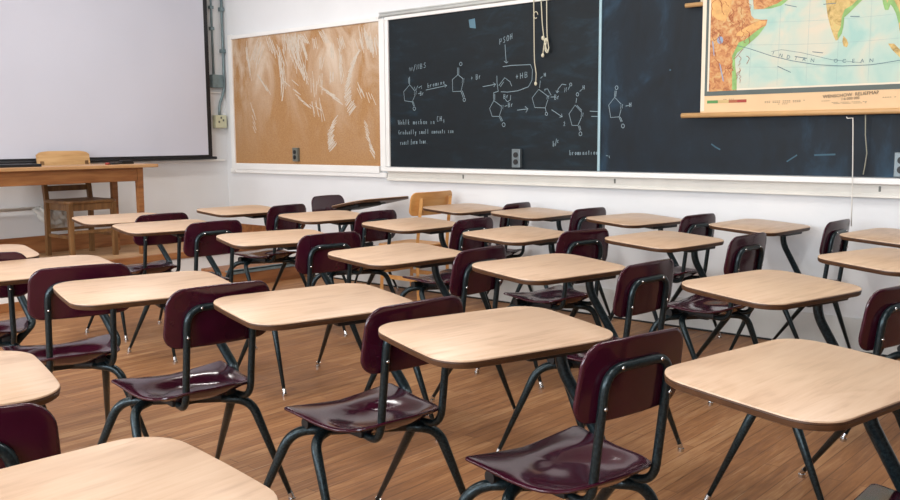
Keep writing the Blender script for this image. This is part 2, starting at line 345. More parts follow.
CHALK_LINES = [[(2509,1741),(2508,1677)],[(2498,1734),(2497,1686)],[(2563,1627),(2508,1677),(2440,1624),(2450,1551),(2534,1540),(2568,1595)],[(2558,1594),(2560,1626),(2579,1595),(2581,1627)],[(2601,1602),(2618,1605)],[(2623,1587),(2623,1619),(2634,1617),(2633,1605),(2623,1603),(2635,1601),(2635,1591),(2623,1587)],[(2648,1608),(2649,1589)],[(2649,1602),(2656,1611)],[(2558,1659),(2574,1627),(2597,1666)],[(2607,1649),(2641,1664),(2635,1640)],[(2534,1540),(2550,1504)],[(2543,1543),(2559,1508)],[(2571,1485),(2566,1475),(2556,1472),(2546,1476),(2542,1486),(2546,1495),(2557,1499),(2567,1495),(2571,1485)],[(2510,1813),(2516,1786),(2524,1810),(2532,1788),(2538,1816)],[(2552,1782),(2571,1835)],[(2588,1794),(2590,1833),(2609,1796),(2611,1836)],[(2626,1798),(2627,1837),(2643,1835),(2642,1821),(2626,1818),(2645,1816),(2644,1803),(2626,1798)],[(2684,1840),(2674,1842),(2666,1832),(2683,1818),(2676,1804),(2664,1806)],[(2684,1628),(2907,1655)],[(2881,1665),(2907,1655),(2886,1641)],[(2706,1682),(2705,1646),(2717,1647),(2718,1664),(2706,1662)],[(2733,1669),(2734,1649)],[(2735,1662),(2742,1672)],[(2768,1673),(2761,1664),(2765,1653),(2773,1661),(2772,1672),(2768,1673)],[(2788,1656),(2789,1676),(2795,1677),(2796,1657)],[(2796,1674),(2803,1678),(2804,1658)],[(2818,1680),(2818,1660)],[(2843,1663),(2843,1683),(2852,1682),(2853,1665)],[(2871,1677),(2881,1680),(2877,1689),(2870,1677),(2875,1668),(2881,1672)],[(3063,1811),(3059,1802),(3050,1799),(3041,1803),(3037,1813),(3041,1822),(3050,1825),(3059,1821),(3063,1811)],[(3017,1786),(3017,1732)],[(3030,1785),(3029,1732)],[(3072,1699),(3021,1732),(2964,1697),(2967,1606),(3051,1605),(3071,1669)],[(3064,1669),(3066,1700),(3080,1670),(3081,1701)],[(3051,1605),(3074,1555)],[(3064,1608),(3087,1559)],[(3096,1539),(3092,1530),(3083,1526),(3074,1530),(3070,1540),(3074,1549),(3083,1552),(3092,1548),(3096,1539)],[(3152,1699),(3166,1701)],[(3159,1689),(3159,1711)],[(3201,1687),(3201,1725),(3214,1723),(3213,1709),(3201,1706),(3216,1704),(3215,1692),(3201,1687)],[(3231,1713),(3232,1691)],[(3232,1706),(3240,1716)],[(3265,1631),(3390,1644)],[(3366,1656),(3390,1644),(3371,1626)],[(3456,1769),(3535,1774),(3618,1772),(3708,1770),(3726,1733),(3722,1658),(3691,1613),(3596,1588),(3499,1582),(3438,1587)],[(3419,1632),(3474,1688),(3523,1657),(3540,1623)],[(3433,1624),(3465,1658)],[(3401,1706),(3402,1655),(3414,1591)],[(3577,1689),(3597,1691)],[(3587,1676),(3587,1704)],[(3618,1674),(3618,1714)],[(3638,1677),(3638,1716)],[(3618,1694),(3638,1696)],[(3659,1679),(3659,1719),(3677,1717),(3675,1703),(3659,1699),(3678,1698),(3679,1685),(3659,1679)],[(3428,1931),(3428,1971),(3444,1972),(3441,1953),(3428,1949)],[(3478,1982),(3469,1983),(3462,1971),(3477,1959),(3471,1944),(3461,1945)],[(3504,1993),(3493,1974),(3497,1952),(3509,1957),(3513,1980),(3504,1993)],[(3526,1960),(3526,1999)],[(3541,1964),(3541,2004)],[(3526,1980),(3541,1984)],[(3477,1928),(3482,1855),(3489,1793)],[(3470,1809),(3489,1793),(3506,1803)],[(3414,1591),(3370,1582),(3370,1552),(3372,1524),(3442,1481)],[(3381,1574),(3381,1530)],[(3372,1524),(3332,1467),(3356,1408),(3423,1406),(3445,1458)],[(3442,1458),(3443,1487),(3458,1459),(3459,1489)],[(3475,1479),(3499,1485)],[(3508,1472),(3508,1504),(3520,1503),(3519,1491),(3508,1488),(3521,1487),(3522,1476),(3508,1472)],[(3536,1494),(3537,1475)],[(3537,1488),(3545,1497)],[(3423,1406),(3444,1369)],[(3435,1408),(3455,1372)],[(3479,1344),(3475,1333),(3465,1329),(3455,1334),(3451,1344),(3455,1355),(3465,1359),(3475,1354),(3479,1344)],[(3466,1534),(3466,1568),(3478,1565),(3477,1554),(3466,1551),(3479,1549),(3479,1538),(3466,1534)],[(3494,1557),(3495,1537)],[(3495,1551),(3503,1560)],[(3480,1530),(3501,1511),(3527,1525),(3531,1558)],[(3590,1448),(3687,1455)],[(3660,1473),(3687,1455),(3669,1430)],[(3868,1536),(3782,1591),(3724,1532),(3748,1463),(3840,1458),(3862,1515)],[(3854,1518),(3855,1546),(3870,1519),(3871,1547)],[(3886,1533),(3917,1533)],[(3920,1514),(3920,1549),(3931,1547),(3930,1534),(3920,1532),(3933,1529),(3933,1518),(3920,1514)],[(3946,1537),(3947,1516)],[(3947,1530),(3954,1540)],[(3840,1458),(3848,1430)],[(3861,1415),(3858,1407),(3851,1404),(3843,1408),(3840,1416),(3843,1424),(3851,1427),(3858,1423),(3861,1415)],[(3837,1576),(3833,1589),(3859,1592),(3890,1545)],[(3789,1602),(3796,1652)],[(3797,1669),(3815,1681)],[(3829,1679),(3829,1704)],[(3841,1679),(3840,1705)],[(3829,1691),(3840,1692)],[(4017,1613),(3983,1619),(3951,1589),(3940,1561)],[(3931,1578),(3940,1561),(3957,1572)],[(4005,1562),(4006,1594),(4019,1564),(4020,1595)],[(4033,1579),(4047,1602)],[(4064,1613),(4062,1606),(4055,1603),(4048,1607),(4046,1614),(4048,1622),(4055,1624),(4062,1621),(4064,1613)],[(3895,1444),(3986,1392)],[(3981,1413),(3986,1392),(3964,1390)],[(3999,1351),(4005,1357),(4009,1349),(3999,1328),(4011,1331)],[(4149,1419),(4093,1471),(4043,1411),(4069,1331),(4118,1330),(4146,1385)],[(4107,1469),(4148,1433)],[(4144,1388),(4145,1416),(4158,1390),(4159,1417)],[(4100,1486),(4105,1519)],[(4122,1544),(4119,1535),(4112,1532),(4104,1536),(4101,1544),(4104,1553),(4111,1556),(4119,1552),(4122,1544)],[(4130,1563),(4147,1577)],[(4155,1575),(4155,1603)],[(4167,1576),(4166,1604)],[(4155,1589),(4166,1590)],[(4122,1326),(4134,1292)],[(4132,1329),(4142,1298)],[(4151,1272),(4148,1262),(4139,1258),(4130,1262),(4127,1272),(4130,1282),(4139,1286),(4148,1282),(4151,1272)],[(4213,1426),(4295,1421)],[(4226,1390),(4300,1389)],[(4459,1467),(4408,1514),(4363,1463),(4380,1379),(4446,1383),(4459,1432)],[(4407,1518),(4411,1558)],[(4416,1517),(4420,1557)],[(4433,1577),(4430,1568),(4422,1564),(4414,1568),(4411,1578),(4414,1586),(4422,1590),(4430,1586),(4433,1577)],[(4456,1436),(4457,1465),(4469,1437),(4470,1466)],[(4494,1453),(4517,1457)],[(4523,1447),(4522,1474)],[(4534,1448),(4534,1475)],[(4522,1461),(4534,1462)],[(4445,1381),(4461,1349)],[(4454,1382),(4470,1351)],[(4487,1322),(4484,1312),(4476,1308),(4467,1312),(4464,1322),(4467,1331),(4475,1335),(4483,1331),(4487,1322)],[(3910,1223),(3910,1183),(3918,1188),(3918,1206),(3910,1201)],[(3930,1188),(3939,1239)],[(3955,1229),(3950,1227),(3948,1211),(3955,1211)],[(4052,1159),(4052,1124),(4061,1124),(4062,1140),(4052,1140)],[(4074,1144),(4075,1124)],[(4075,1137),(4081,1145)],[(4101,1144),(4096,1136),(4100,1125),(4106,1131),(4105,1143),(4101,1144)],[(4118,1125),(4118,1144),(4123,1145),(4125,1125)],[(4124,1141),(4130,1145),(4131,1125)],[(4142,1145),(4142,1126)],[(4162,1126),(4162,1145),(4169,1144),(4170,1126)],[(4192,1146),(4185,1144),(4185,1128),(4192,1130),(4192,1146),(4193,1127)],[(4209,1157),(4210,1127)],[(4205,1146),(4214,1148)],[(4229,1147),(4229,1128)],[(4253,1147),(4248,1139),(4252,1128),(4258,1135),(4257,1146),(4253,1147)],[(4270,1128),(4270,1147),(4276,1146),(4278,1129)],[(4347,1122),(4363,1121)],[(4371,1123),(4375,1106)],[(2373,1397),(2377,1359),(2383,1386),(2388,1359),(2395,1397)],[(2408,1382),(2401,1373),(2405,1359),(2414,1367),(2413,1380),(2408,1382)],[(2430,1401),(2429,1359)],[(2430,1378),(2439,1380),(2440,1359)],[(2461,1401),(2460,1360)],[(2487,1400),(2486,1360)],[(2497,1382),(2487,1371),(2497,1360)],[(2542,1360),(2542,1382),(2549,1382),(2550,1360)],[(2550,1378),(2557,1382),(2558,1360)],[(2571,1371),(2581,1373),(2577,1384),(2571,1371),(2576,1360),(2581,1363)],[(2609,1380),(2601,1382),(2599,1365),(2609,1362)],[(2626,1400),(2625,1360)],[(2626,1378),(2634,1380),(2635,1360)],[(2664,1382),(2655,1380),(2654,1362),(2663,1363),(2664,1382),(2665,1360)],[(2680,1360),(2680,1382),(2689,1380),(2690,1360)],[(2737,1382),(2737,1360)],[(2761,1360),(2761,1382),(2770,1380),(2771,1360)],[(2816,1415),(2806,1419),(2801,1399),(2806,1379),(2817,1384)],[(2832,1380),(2833,1419)],[(2847,1381),(2848,1420)],[(2832,1400),(2847,1400)],[(2873,1366),(2873,1397),(2863,1381),(2877,1381)],[(2388,1310),(2381,1314),(2377,1293),(2382,1279),(2389,1293),(2383,1293)],[(2400,1300),(2401,1279)],[(2401,1293),(2408,1302)],[(2433,1300),(2426,1299),(2424,1282),(2432,1283),(2433,1300),(2434,1280)],[(2457,1318),(2456,1280),(2448,1282),(2448,1297),(2457,1299)],[(2471,1301),(2471,1282),(2478,1282),(2479,1301),(2480,1281)],[(2503,1301),(2496,1299),(2494,1282),(2502,1284),(2503,1301),(2504,1281)],[(2519,1318),(2519,1281)],[(2542,1319),(2542,1281)],[(2563,1302),(2566,1285)],[(2572,1302),(2563,1266)],[(2616,1303),(2609,1299),(2616,1289),(2608,1282)],[(2631,1283),(2631,1303),(2637,1303),(2637,1283)],[(2638,1299),(2643,1303),(2644,1283)],[(2663,1303),(2656,1301),(2654,1285),(2662,1286),(2663,1303),(2663,1283)],[(2678,1320),(2678,1283)],[(2701,1320),(2701,1283)],[(2752,1304),(2745,1302),(2744,1286),(2751,1287),(2752,1304),(2753,1284)],[(2765,1284),(2765,1304),(2771,1304),(2771,1284)],[(2772,1301),(2777,1304),(2777,1285)],[(2793,1305),(2787,1296),(2791,1285),(2797,1291),(2796,1303),(2793,1305)],[(2809,1305),(2810,1287),(2816,1287),(2817,1305),(2818,1285)],[(2831,1285),(2831,1305),(2838,1303),(2839,1285)],[(2857,1317),(2857,1286)],[(2853,1305),(2862,1307)],[(2882,1306),(2876,1302),(2882,1292),(2875,1286)],[(2926,1305),(2920,1306),(2919,1291),(2926,1288)],[(2948,1306),(2941,1305),(2940,1288),(2947,1290),(2948,1306),(2949,1287)],[(2961,1287),(2961,1307),(2968,1305),(2968,1287)],[(2398,1216),(2399,1194)],[(2399,1209),(2405,1219)],[(2418,1206),(2426,1208),(2423,1219),(2418,1206),(2421,1195),(2425,1199)],[(2445,1219),(2439,1216),(2438,1198),(2444,1200),(2445,1219),(2446,1196)],[(2465,1218),(2459,1219),(2458,1202),(2465,1199)],[(2481,1233),(2480,1198)],[(2477,1220),(2484,1222)],[(2523,1239),(2519,1237),(2517,1196)],[(2515,1220),(2522,1222)],[(2539,1223),(2535,1213),(2537,1200),(2543,1208),(2542,1221),(2539,1223)],[(2554,1223),(2554,1201)],[(2555,1216),(2560,1226)],[(2573,1202),(2573,1224),(2578,1225),(2578,1202)],[(2578,1221),(2583,1225),(2584,1203)],[(2615,1239),(2615,1204)],[(2611,1226),(2619,1228)],[(2632,1227),(2632,1205)],[(2649,1206),(2649,1228),(2654,1228),(2654,1206)],[(2654,1224),(2659,1228),(2659,1206)],[(2669,1218),(2675,1220),(2673,1231),(2668,1218),(2672,1207),(2675,1211)],[(2688,1207),(2690,1209)]]
SCRAPES = [[(1168,2167),(1235,2098)],[(1192,2162),(1246,2098)],[(1187,2179),(1272,2087)],[(1208,2164),(1272,2097)],[(1223,2184),(1293,2084)],[(1425,2177),(1487,2088)],[(1419,2191),(1520,2078)],[(1443,2185),(1524,2090)],[(1462,2198),(1536,2075)],[(1474,2194),(1558,2074)],[(1331,2135),(1352,2029)],[(1347,2128),(1368,2041)],[(1362,2124),(1373,2043)],[(1376,2138),(1400,2034)],[(1566,2056),(1579,1946)],[(1586,2053),(1580,1948)],[(1583,2073),(1604,1934)],[(1608,2069),(1606,1939)],[(1664,2110),(1692,2016)],[(1683,2130),(1703,1992)],[(1690,2104),(1720,2020)],[(1705,2116),(1720,2008)],[(1703,2116),(1741,2016)],[(1724,2120),(1738,2014)],[(1728,2107),(1761,2023)],[(1426,1961),(1422,1858)],[(1436,1961),(1433,1863)],[(1455,1975),(1448,1848)],[(1485,1961),(1452,1864)],[(1559,1840),(1552,1720)],[(1568,1827),(1562,1737)],[(1597,1827),(1578,1738)],[(1600,1825),(1600,1746)],[(1416,1805),(1392,1724)],[(1441,1822),(1419,1707)],[(1460,1821),(1435,1708)],[(1873,1931),(1935,1998)],[(1851,1922),(1947,1991)],[(1856,1913),(1941,1983)],[(1845,1903),(1925,1969)],[(1848,1884),(1925,1967)],[(1846,1886),(1913,1960)],[(1817,1876),(1910,1952)],[(1826,1865),(1903,1931)],[(1834,1867),(1886,1925)],[(1814,1837),(1890,1918)],[(1803,1832),(1890,1907)],[(1803,1816),(1877,1887)],[(1787,1815),(1858,1877)],[(1788,1794),(1864,1861)],[(1790,1789),(1846,1842)],[(1783,1784),(1841,1829)],[(1769,1758),(1840,1825)],[(1772,1753),(1833,1808)],[(1768,1739),(1828,1789)],[(1755,1725),(1832,1784)],[(1745,1695),(1824,1776)],[(1742,1693),(1817,1751)],[(1753,1685),(1807,1741)],[(1738,1672),(1820,1733)],[(1740,1655),(1806,1713)],[(1737,1635),(1800,1704)],[(1743,1629),(1815,1686)],[(1732,1607),(1814,1677)],[(1734,1599),(1814,1659)],[(1734,1585),(1821,1659)],[(1742,1570),(1822,1647)],[(1760,1568),(1811,1622)],[(1742,1539),(1826,1620)],[(1750,1525),(1818,1600)],[(1759,1531),(1822,1584)],[(1781,1516),(1827,1569)],[(1765,1502),(1856,1574)],[(1775,1487),(1850,1556)],[(1767,1479),(1860,1548)],[(1784,1467),(1869,1537)],[(1795,1466),(1867,1522)],[(1790,1448),(1882,1526)],[(1578,1398),(1649,1453)],[(1569,1386),(1639,1445)],[(1558,1366),(1620,1429)],[(1541,1345),(1627,1412)],[(1537,1328),(1610,1398)],[(1520,1317),(1626,1389)],[(1533,1307),(1589,1357)],[(1504,1286),(1602,1358)],[(1510,1278),(1586,1329)],[(1514,1263),(1599,1331)],[(1509,1255),(1580,1321)],[(1511,1239),(1573,1299)],[(1512,1234),(1586,1286)],[(1504,1218),(1595,1280)],[(1505,1208),(1588,1271)],[(1512,1196),(1581,1262)],[(1522,1197),(1576,1248)],[(1516,1186),(1591,1244)],[(1511,1173),(1582,1234)],[(1521,1181),(1584,1224)],[(1509,1157),(1606,1228)],[(1521,1153),(1601,1213)],[(1524,1136),(1625,1214)],[(1539,1143),(1616,1199)],[(1979,1400),(2020,1350)],[(1976,1387),(2025,1317)],[(1977,1354),(2039,1290)],[(1990,1328),(2031,1271)],[(1991,1308),(2045,1232)],[(1996,1284),(2050,1216)],[(1992,1264),(2063,1189)],[(2018,1239),(2070,1178)],[(2030,1206),(2082,1157)],[(2033,1195),(2100,1131)],[(2037,1180),(2099,1123)],[(2037,1174),(2103,1113)],[(2039,1152),(2098,1095)],[(2045,1150),(2098,1079)],[(1671,2023),(1712,1916)],[(1681,2017),(1695,1899)],[(1684,2011),(1704,1892)],[(1709,1968),(1717,1890)],[(1687,1955),(1717,1838)],[(1680,1934),(1698,1840)],[(1679,1897),(1703,1819)],[(1678,1882),(1691,1798)],[(1675,1868),(1706,1784)],[(1697,1887),(1709,1774)],[(1711,1861),(1734,1767)],[(1686,1826),(1697,1736)],[(1703,1813),(1723,1721)],[(1692,1798),(1702,1717)],[(1930,2188),(1944,2090)],[(1941,2144),(1969,2045)],[(1991,2191),(2029,2054)],[(2010,2147),(2020,2036)],[(1990,2165),(2049,2003)],[(1964,2176),(1981,2034)],[(1999,2132),(2024,2027)],[(2030,2122),(2049,2000)],[(1989,2131),(2022,2033)],[(2019,2135),(2063,2001)],[(2062,2127),(2082,2006)],[(2024,2131),(2034,2011)],[(2065,2073),(2079,1964)],[(2027,2089),(2075,1960)],[(2044,2090),(2085,1969)],[(2042,2104),(2071,1984)],[(2072,2107),(2096,1957)],[(2112,2063),(2136,1948)],[(2065,2077),(2101,1915)],[(2115,2083),(2142,1946)],[(2088,2072),(2105,1947)],[(2109,2042),(2141,1935)],[(1882,2079),(1931,1973)],[(1954,2094),(1976,1991)],[(1938,2085),(1970,1994)],[(1939,2110),(1992,1993)],[(1998,2107),(2038,1988)],[(1950,2075),(1987,1964)],[(2018,2075),(2075,1959)],[(1999,2107),(2035,2002)],[(2017,2085),(2041,1986)],[(2084,2056),(2110,1968)],[(2031,2077),(2064,1989)],[(2054,2096),(2083,1978)],[(2128,2078),(2157,2002)],[(2139,2103),(2165,1986)],[(381,2179),(371,1999)],[(360,2123),(378,2013)],[(379,2109),(384,1992)],[(386,2121),(397,1971)],[(366,2092),(397,1949)],[(385,2077),(405,1942)],[(391,2044),(396,1925)],[(409,2032),(408,1911)],[(406,2014),(425,1881)],[(399,2008),(426,1856)],[(407,1977),(413,1829)],[(408,1956),(438,1801)],[(569,2193),(426,1989)],[(544,2169),(468,1996)],[(561,2153),(480,1991)],[(606,2154),(515,1945)],[(600,2144),(492,1977)],[(593,2155),(511,1907)],[(631,2107),(553,1968)],[(654,2107),(545,1949)],[(533,1863),(595,1782)],[(523,1856),(617,1766)],[(558,1837),(648,1735)],[(558,1821),(651,1721)],[(603,1788),(657,1729)],[(605,1785),(662,1701)],[(608,1775),(684,1702)],[(623,1751),(680,1691)],[(652,1756),(722,1662)],[(667,2219),(728,2062)],[(734,2178),(776,2065)],[(696,2209),(771,2042)],[(723,2186),(806,2017)],[(694,2157),(767,2033)],[(730,2193),(800,2042)],[(763,2163),(818,2022)],[(758,2126),(813,1990)],[(833,2115),(880,2011)],[(773,2138),(866,1982)],[(843,2091),(898,1968)],[(867,2088),(941,1913)],[(846,2101),(921,1929)],[(911,2067),(978,1908)],[(940,2203),(954,2048)],[(912,2178),(931,2024)],[(926,2191),(939,2020)],[(973,2183),(994,2020)],[(945,2205),(958,2057)],[(996,2191),(988,2054)],[(987,2206),(1012,2042)],[(1012,2174),(1024,2069)],[(1001,2163),(1003,2058)],[(1046,2189),(1038,2043)],[(1004,2202),(1025,2051)],[(1042,2182),(1053,2013)],[(1024,2179),(1039,2046)],[(1062,2171),(1083,2038)],[(1083,2182),(1066,2015)],[(1085,2172),(1091,2016)],[(1055,2168),(1069,2056)],[(1107,2196),(1108,2029)],[(1098,2189),(1112,2043)],[(1106,2147),(1111,2043)],[(1139,2180),(1124,2057)],[(1158,2178),(1137,2020)],[(1139,2169),(1139,2037)],[(1149,2179),(1136,2063)],[(1138,2183),(1157,2057)],[(1168,2167),(1180,2025)],[(999,2143),(1028,1988)],[(958,2160),(1059,1939)],[(1037,2135),(1081,1984)],[(1037,2128),(1116,1926)],[(1022,2155),(1052,2002)],[(1041,2131),(1074,1974)],[(1031,2127),(1089,1980)],[(1034,2141),(1100,1926)],[(1097,2154),(1138,1951)],[(1082,2119),(1148,1961)],[(1098,2165),(1131,1942)],[(1066,2164),(1162,1939)],[(1083,2151),(1132,1958)],[(1096,2140),(1145,1989)],[(1099,2154),(1161,1959)],[(1114,2157),(1184,1959)],[(1149,2174),(1236,1976)],[(1173,2184),(1257,1967)],[(1187,2128),(1253,1948)],[(1196,2128),(1259,1984)],[(1181,2134),(1238,1965)],[(1192,2113),(1262,1944)],[(1096,2036),(1159,1891)],[(1046,2000),(1095,1881)],[(1089,1980),(1138,1877)],[(1128,2003),(1173,1905)],[(1112,1965),(1192,1829)],[(1117,1934),(1168,1841)],[(1073,1983),(1175,1834)],[(1136,1944),(1197,1796)],[(1156,1968),(1213,1819)],[(1187,1958),(1249,1816)],[(1148,1915),(1201,1822)],[(1175,1913),(1221,1816)],[(1156,1875),(1205,1776)],[(1172,1895),(1215,1783)],[(1192,1874),(1264,1731)],[(1224,1875),(1265,1771)],[(834,2066),(863,1892)],[(864,2048),(873,1858)],[(863,2014),(870,1846)],[(871,2022),(886,1845)],[(860,1986),(869,1815)],[(869,1978),(902,1806)],[(889,1999),(877,1763)],[(891,1968),(909,1765)],[(923,1949),(914,1726)],[(916,1953),(955,1727)],[(892,1898),(907,1750)],[(900,1902),(941,1704)],[(876,1869),(882,1704)],[(882,1824),(877,1715)],[(895,1817),(879,1681)],[(888,1797),(875,1656)],[(900,1772),(873,1647)],[(919,1747),(901,1629)],[(914,1732),(881,1596)],[(909,1726),(891,1598)],[(1107,1933),(1107,1835)],[(1205,1916),(1201,1820)],[(1232,1965),(1219,1821)],[(1200,1889),(1210,1770)],[(1196,1923),(1211,1790)],[(1227,1899),(1215,1766)],[(1250,1831),(1236,1736)],[(1324,1848),(1341,1707)],[(1299,1787),(1302,1660)],[(1380,1757),(1364,1640)],[(1325,1743),(1345,1616)],[(1453,1763),(1443,1636)],[(925,1777),(1010,1724)],[(1034,1784),(1127,1728)],[(1048,1701),(1122,1658)],[(1076,1691),(1151,1645)],[(1079,1655),(1160,1610)],[(1116,1622),(1183,1579)],[(1159,1603),(1225,1566)],[(1166,1595),(1255,1548)],[(1189,1570),(1267,1531)],[(1217,1570),(1294,1519)],[(1274,1556),(1334,1520)],[(1353,1539),(1434,1497)],[(1427,1710),(1544,1654)],[(1455,1685),(1611,1617)],[(1444,1685),(1622,1623)],[(1496,1656),(1611,1599)],[(1533,1642),(1639,1598)],[(1527,1656),(1654,1592)],[(1561,1622),(1679,1579)],[(1581,1605),(1694,1557)],[(1584,1604),(1712,1542)],[(1304,1575),(1340,1473)],[(1308,1583),(1336,1442)],[(1361,1590),(1388,1459)],[(1409,1610),(1429,1452)],[(1355,1572),(1400,1441)],[(1420,1559),(1476,1404)],[(1413,1570),(1439,1397)],[(1905,1720),(1952,1640)],[(1905,1725),(1941,1631)],[(1897,1675),(1952,1586)],[(1947,1658),(1985,1592)],[(1948,1668),(1984,1603)],[(2005,1636),(2045,1547)],[(2033,1634),(2066,1576)],[(2066,1622),(2122,1527)],[(412,1598),(444,1511)],[(444,1538),(477,1463)],[(447,1521),(490,1432)],[(428,1479),(475,1389)],[(437,1416),(488,1336)],[(435,1372),(476,1309)]]
MAP = {'africa':[(5100,2155),(5344,2128),(5358,2080),(5366,2027),(5377,1979),(5380,1961),(5399,1942),(5443,1931),(5480,1929),(5474,1901),(5428,1841),(5386,1808),(5337,1771),(5300,1749),(5287,1720),(5290,1667),(5302,1600),(5304,1525),(5119,1523)],'coast':[(5471,1895),(5428,1841),(5386,1808),(5337,1771),(5300,1749),(5287,1720),(5290,1666),(5302,1600),(5304,1528),(5275,1529),(5273,1589),(5271,1673),(5269,1733),(5287,1768),(5307,1808),(5354,1825),(5396,1855),(5438,1883)],'plain':[(5278,1852),(5335,1842),(5396,1872),(5462,1902),(5470,1921),(5425,1925),(5370,1904),(5315,1879)],'north':[(5100,2155),(5249,2138),(5258,2067),(5247,1997),(5217,1940),(5165,1957),(5118,1997),(5104,2022)],'arabia':[(5381,2124),(5395,1995),(5440,1993),(5501,1991),(5560,2002),(5600,2032),(5627,2097)],'arabiacoast':[(5453,1992),(5501,1991),(5560,2002),(5600,2032),(5627,2097),(5597,2101),(5571,2035),(5536,2016),(5488,2003)],'lake':[(5209,1830),(5204,1814),(5189,1808),(5174,1816),(5168,1833),(5173,1850),(5188,1856),(5203,1848)],'lakeT':[(5136,1832),(5146,1820),(5155,1740),(5150,1741)],'lakeM':[(5186,1696),(5196,1683),(5222,1579),(5213,1586)],'india':[(5803,2078),(5818,1966),(5827,1916),(5846,1853),(5865,1802),(5877,1778),(5889,1783),(5908,1815),(5915,1848),(5918,1902),(5941,1922),(5957,1937),(5987,1966),(6013,1991),(6041,2052)],'indiacoast':[(5887,1786),(5908,1815),(5915,1848),(5918,1902),(5941,1922),(5957,1937),(5987,1966),(6013,1991),(6041,2052),(6015,2055),(5986,1994),(5955,1964),(5918,1946),(5904,1903),(5901,1854),(5886,1817)],'ceylon':[(5917,1803),(5937,1780),(5946,1757),(5939,1737),(5921,1745),(5913,1771)],'burma':[(6104,2046),(6118,1959),(6130,1923),(6148,1922),(6157,1950),(6170,1933),(6187,1899),(6203,1845),(6213,1792),(6300,1743),(6397,1746),(6383,2015)],'burmacoast':[(6104,2046),(6118,1959),(6130,1923),(6148,1922),(6157,1950),(6170,1933),(6187,1899),(6203,1845),(6219,1865),(6196,1930),(6173,1975),(6152,1993),(6139,1957),(6124,2043)],'sumatra':[(6154,1743),(6185,1740),(6228,1695),(6306,1616),(6384,1539),(6335,1541),(6282,1607),(6230,1652),(6176,1709)],'deep1':[(5428,1829),(5469,1872),(5505,1892),(5540,1901),(5531,1821),(5516,1753),(5463,1710),(5389,1702),(5363,1733)],'deep2':[(5529,2040),(5676,2014),(5747,1939),(5682,1855),(5593,1919)],'equator':[(5299,1791),(5375,1768),(5511,1717),(5631,1682),(5776,1651),(5916,1636),(6076,1634),(6230,1651),(6401,1679)],'line2':[(5510,1742),(5570,1749),(5688,1724),(5859,1674),(6023,1648)],'letters':[(5522,1731),(5568,1715),(5613,1703),(5657,1693),(5704,1685),(5752,1676),(5882,1666),(5928,1662),(5977,1660),(6025,1658),(6073,1657)],'title':[(5969,1476)],'titleext':[(5835,1468),(6102,1482)],'scale':[(5970,1456)],'bar':[(5115,1451),(5367,1452),(5114,1470)],'border':[(5097,1499),(6232,1511),(5116,1528),(6230,1537),(5103,2082),(5079,2085),(5060,2087),(5093,1394)]}
WINDOW_W, LAMP_W, EXPO = 150, 28, 0.1
DIFF, nt, b = new_mat('lamp_diffuser'); b.inputs['Emission Color'].default_value = (1, .96, .9, 1); b.inputs['Emission Strength'].default_value = 3
# ------------------------------------------------------------------ the room
XB, YL, ZC = 10.6, -9.6, 3.5          # back wall, window wall, ceiling
bm = bmesh.new(); box(bm, -.1, XB+.1, YL-.1, .1, -.1, 0); struct('floor', bm, FLOOR)
bm = bmesh.new(); box(bm, -.1, XB+.1, YL-.1, .1, ZC, ZC+.1); struct('ceiling', bm, CEIL)
bm = bmesh.new(); box(bm, -.12, 0, YL-.1, .1, 0, ZC); struct('wall_front', bm, WALL)
bm = bmesh.new(); box(bm, 0, XB+.1, 0, .12, 0, ZC); struct('wall_right', bm, WALL)
bm = bmesh.new(); box(bm, XB, XB+.12, YL, 0, 0, ZC); struct('wall_back', bm, plain('bounce_cutting_brown', (96, 74, 56), .6, var=.2))  # unseen wall, coloured dark to cut light bouncing onto the chair backs
# window wall with three openings
bm = bmesh.new()
WIN = [(1.2, 3.6), (4.4, 6.8), (7.6, 10.0)]; WZ0, WZ1 = 1.0, 3.0
box(bm, -.1, XB+.1, YL-.15, YL, 0, WZ0); box(bm, -.1, XB+.1, YL-.15, YL, WZ1, ZC)
xs = [-.1]+[v_ for w in WIN for v_ in w]+[XB+.1]
for k in range(0, len(xs), 2): box(bm, xs[k], xs[k+1], YL-.15, YL, WZ0, WZ1)
struct('wall_left', bm, WALL)
for i, (a0, a1) in enumerate(WIN):
    bm = bmesh.new(); yc = YL-.08
    for (p, q, r, s) in ((a0, a1, WZ0, WZ0+.06), (a0, a1, WZ1-.06, WZ1), (a0, a0+.06, WZ0, WZ1), (a1-.06, a1, WZ0, WZ1), ((a0+a1)/2-.03, (a0+a1)/2+.03, WZ0, WZ1), (a0, a1, 1.97, 2.03)):
        box(bm, p, q, yc-.03, yc+.03, r, s)
    w = struct('window_%d' % (i+1), bm, TRIMW)
    bm = bmesh.new(); box(bm, a0+.05, a1-.05, yc-.003, yc+.003, WZ0+.05, WZ1-.05); obj('pane', bm, GLASS, w)
# wall base of the blackboard wall, slightly proud of the wall
bm = bmesh.new(); box(bm, .0, XB, -.012, 0, .0, .2, .003); brd = struct('baseboard_right', bm, LOWBASE)
bm = bmesh.new(); box(bm, .95, XB-.01, -.0135, -.0115, 0, .012); obj('dark_gap', bm, RUBBER, brd)
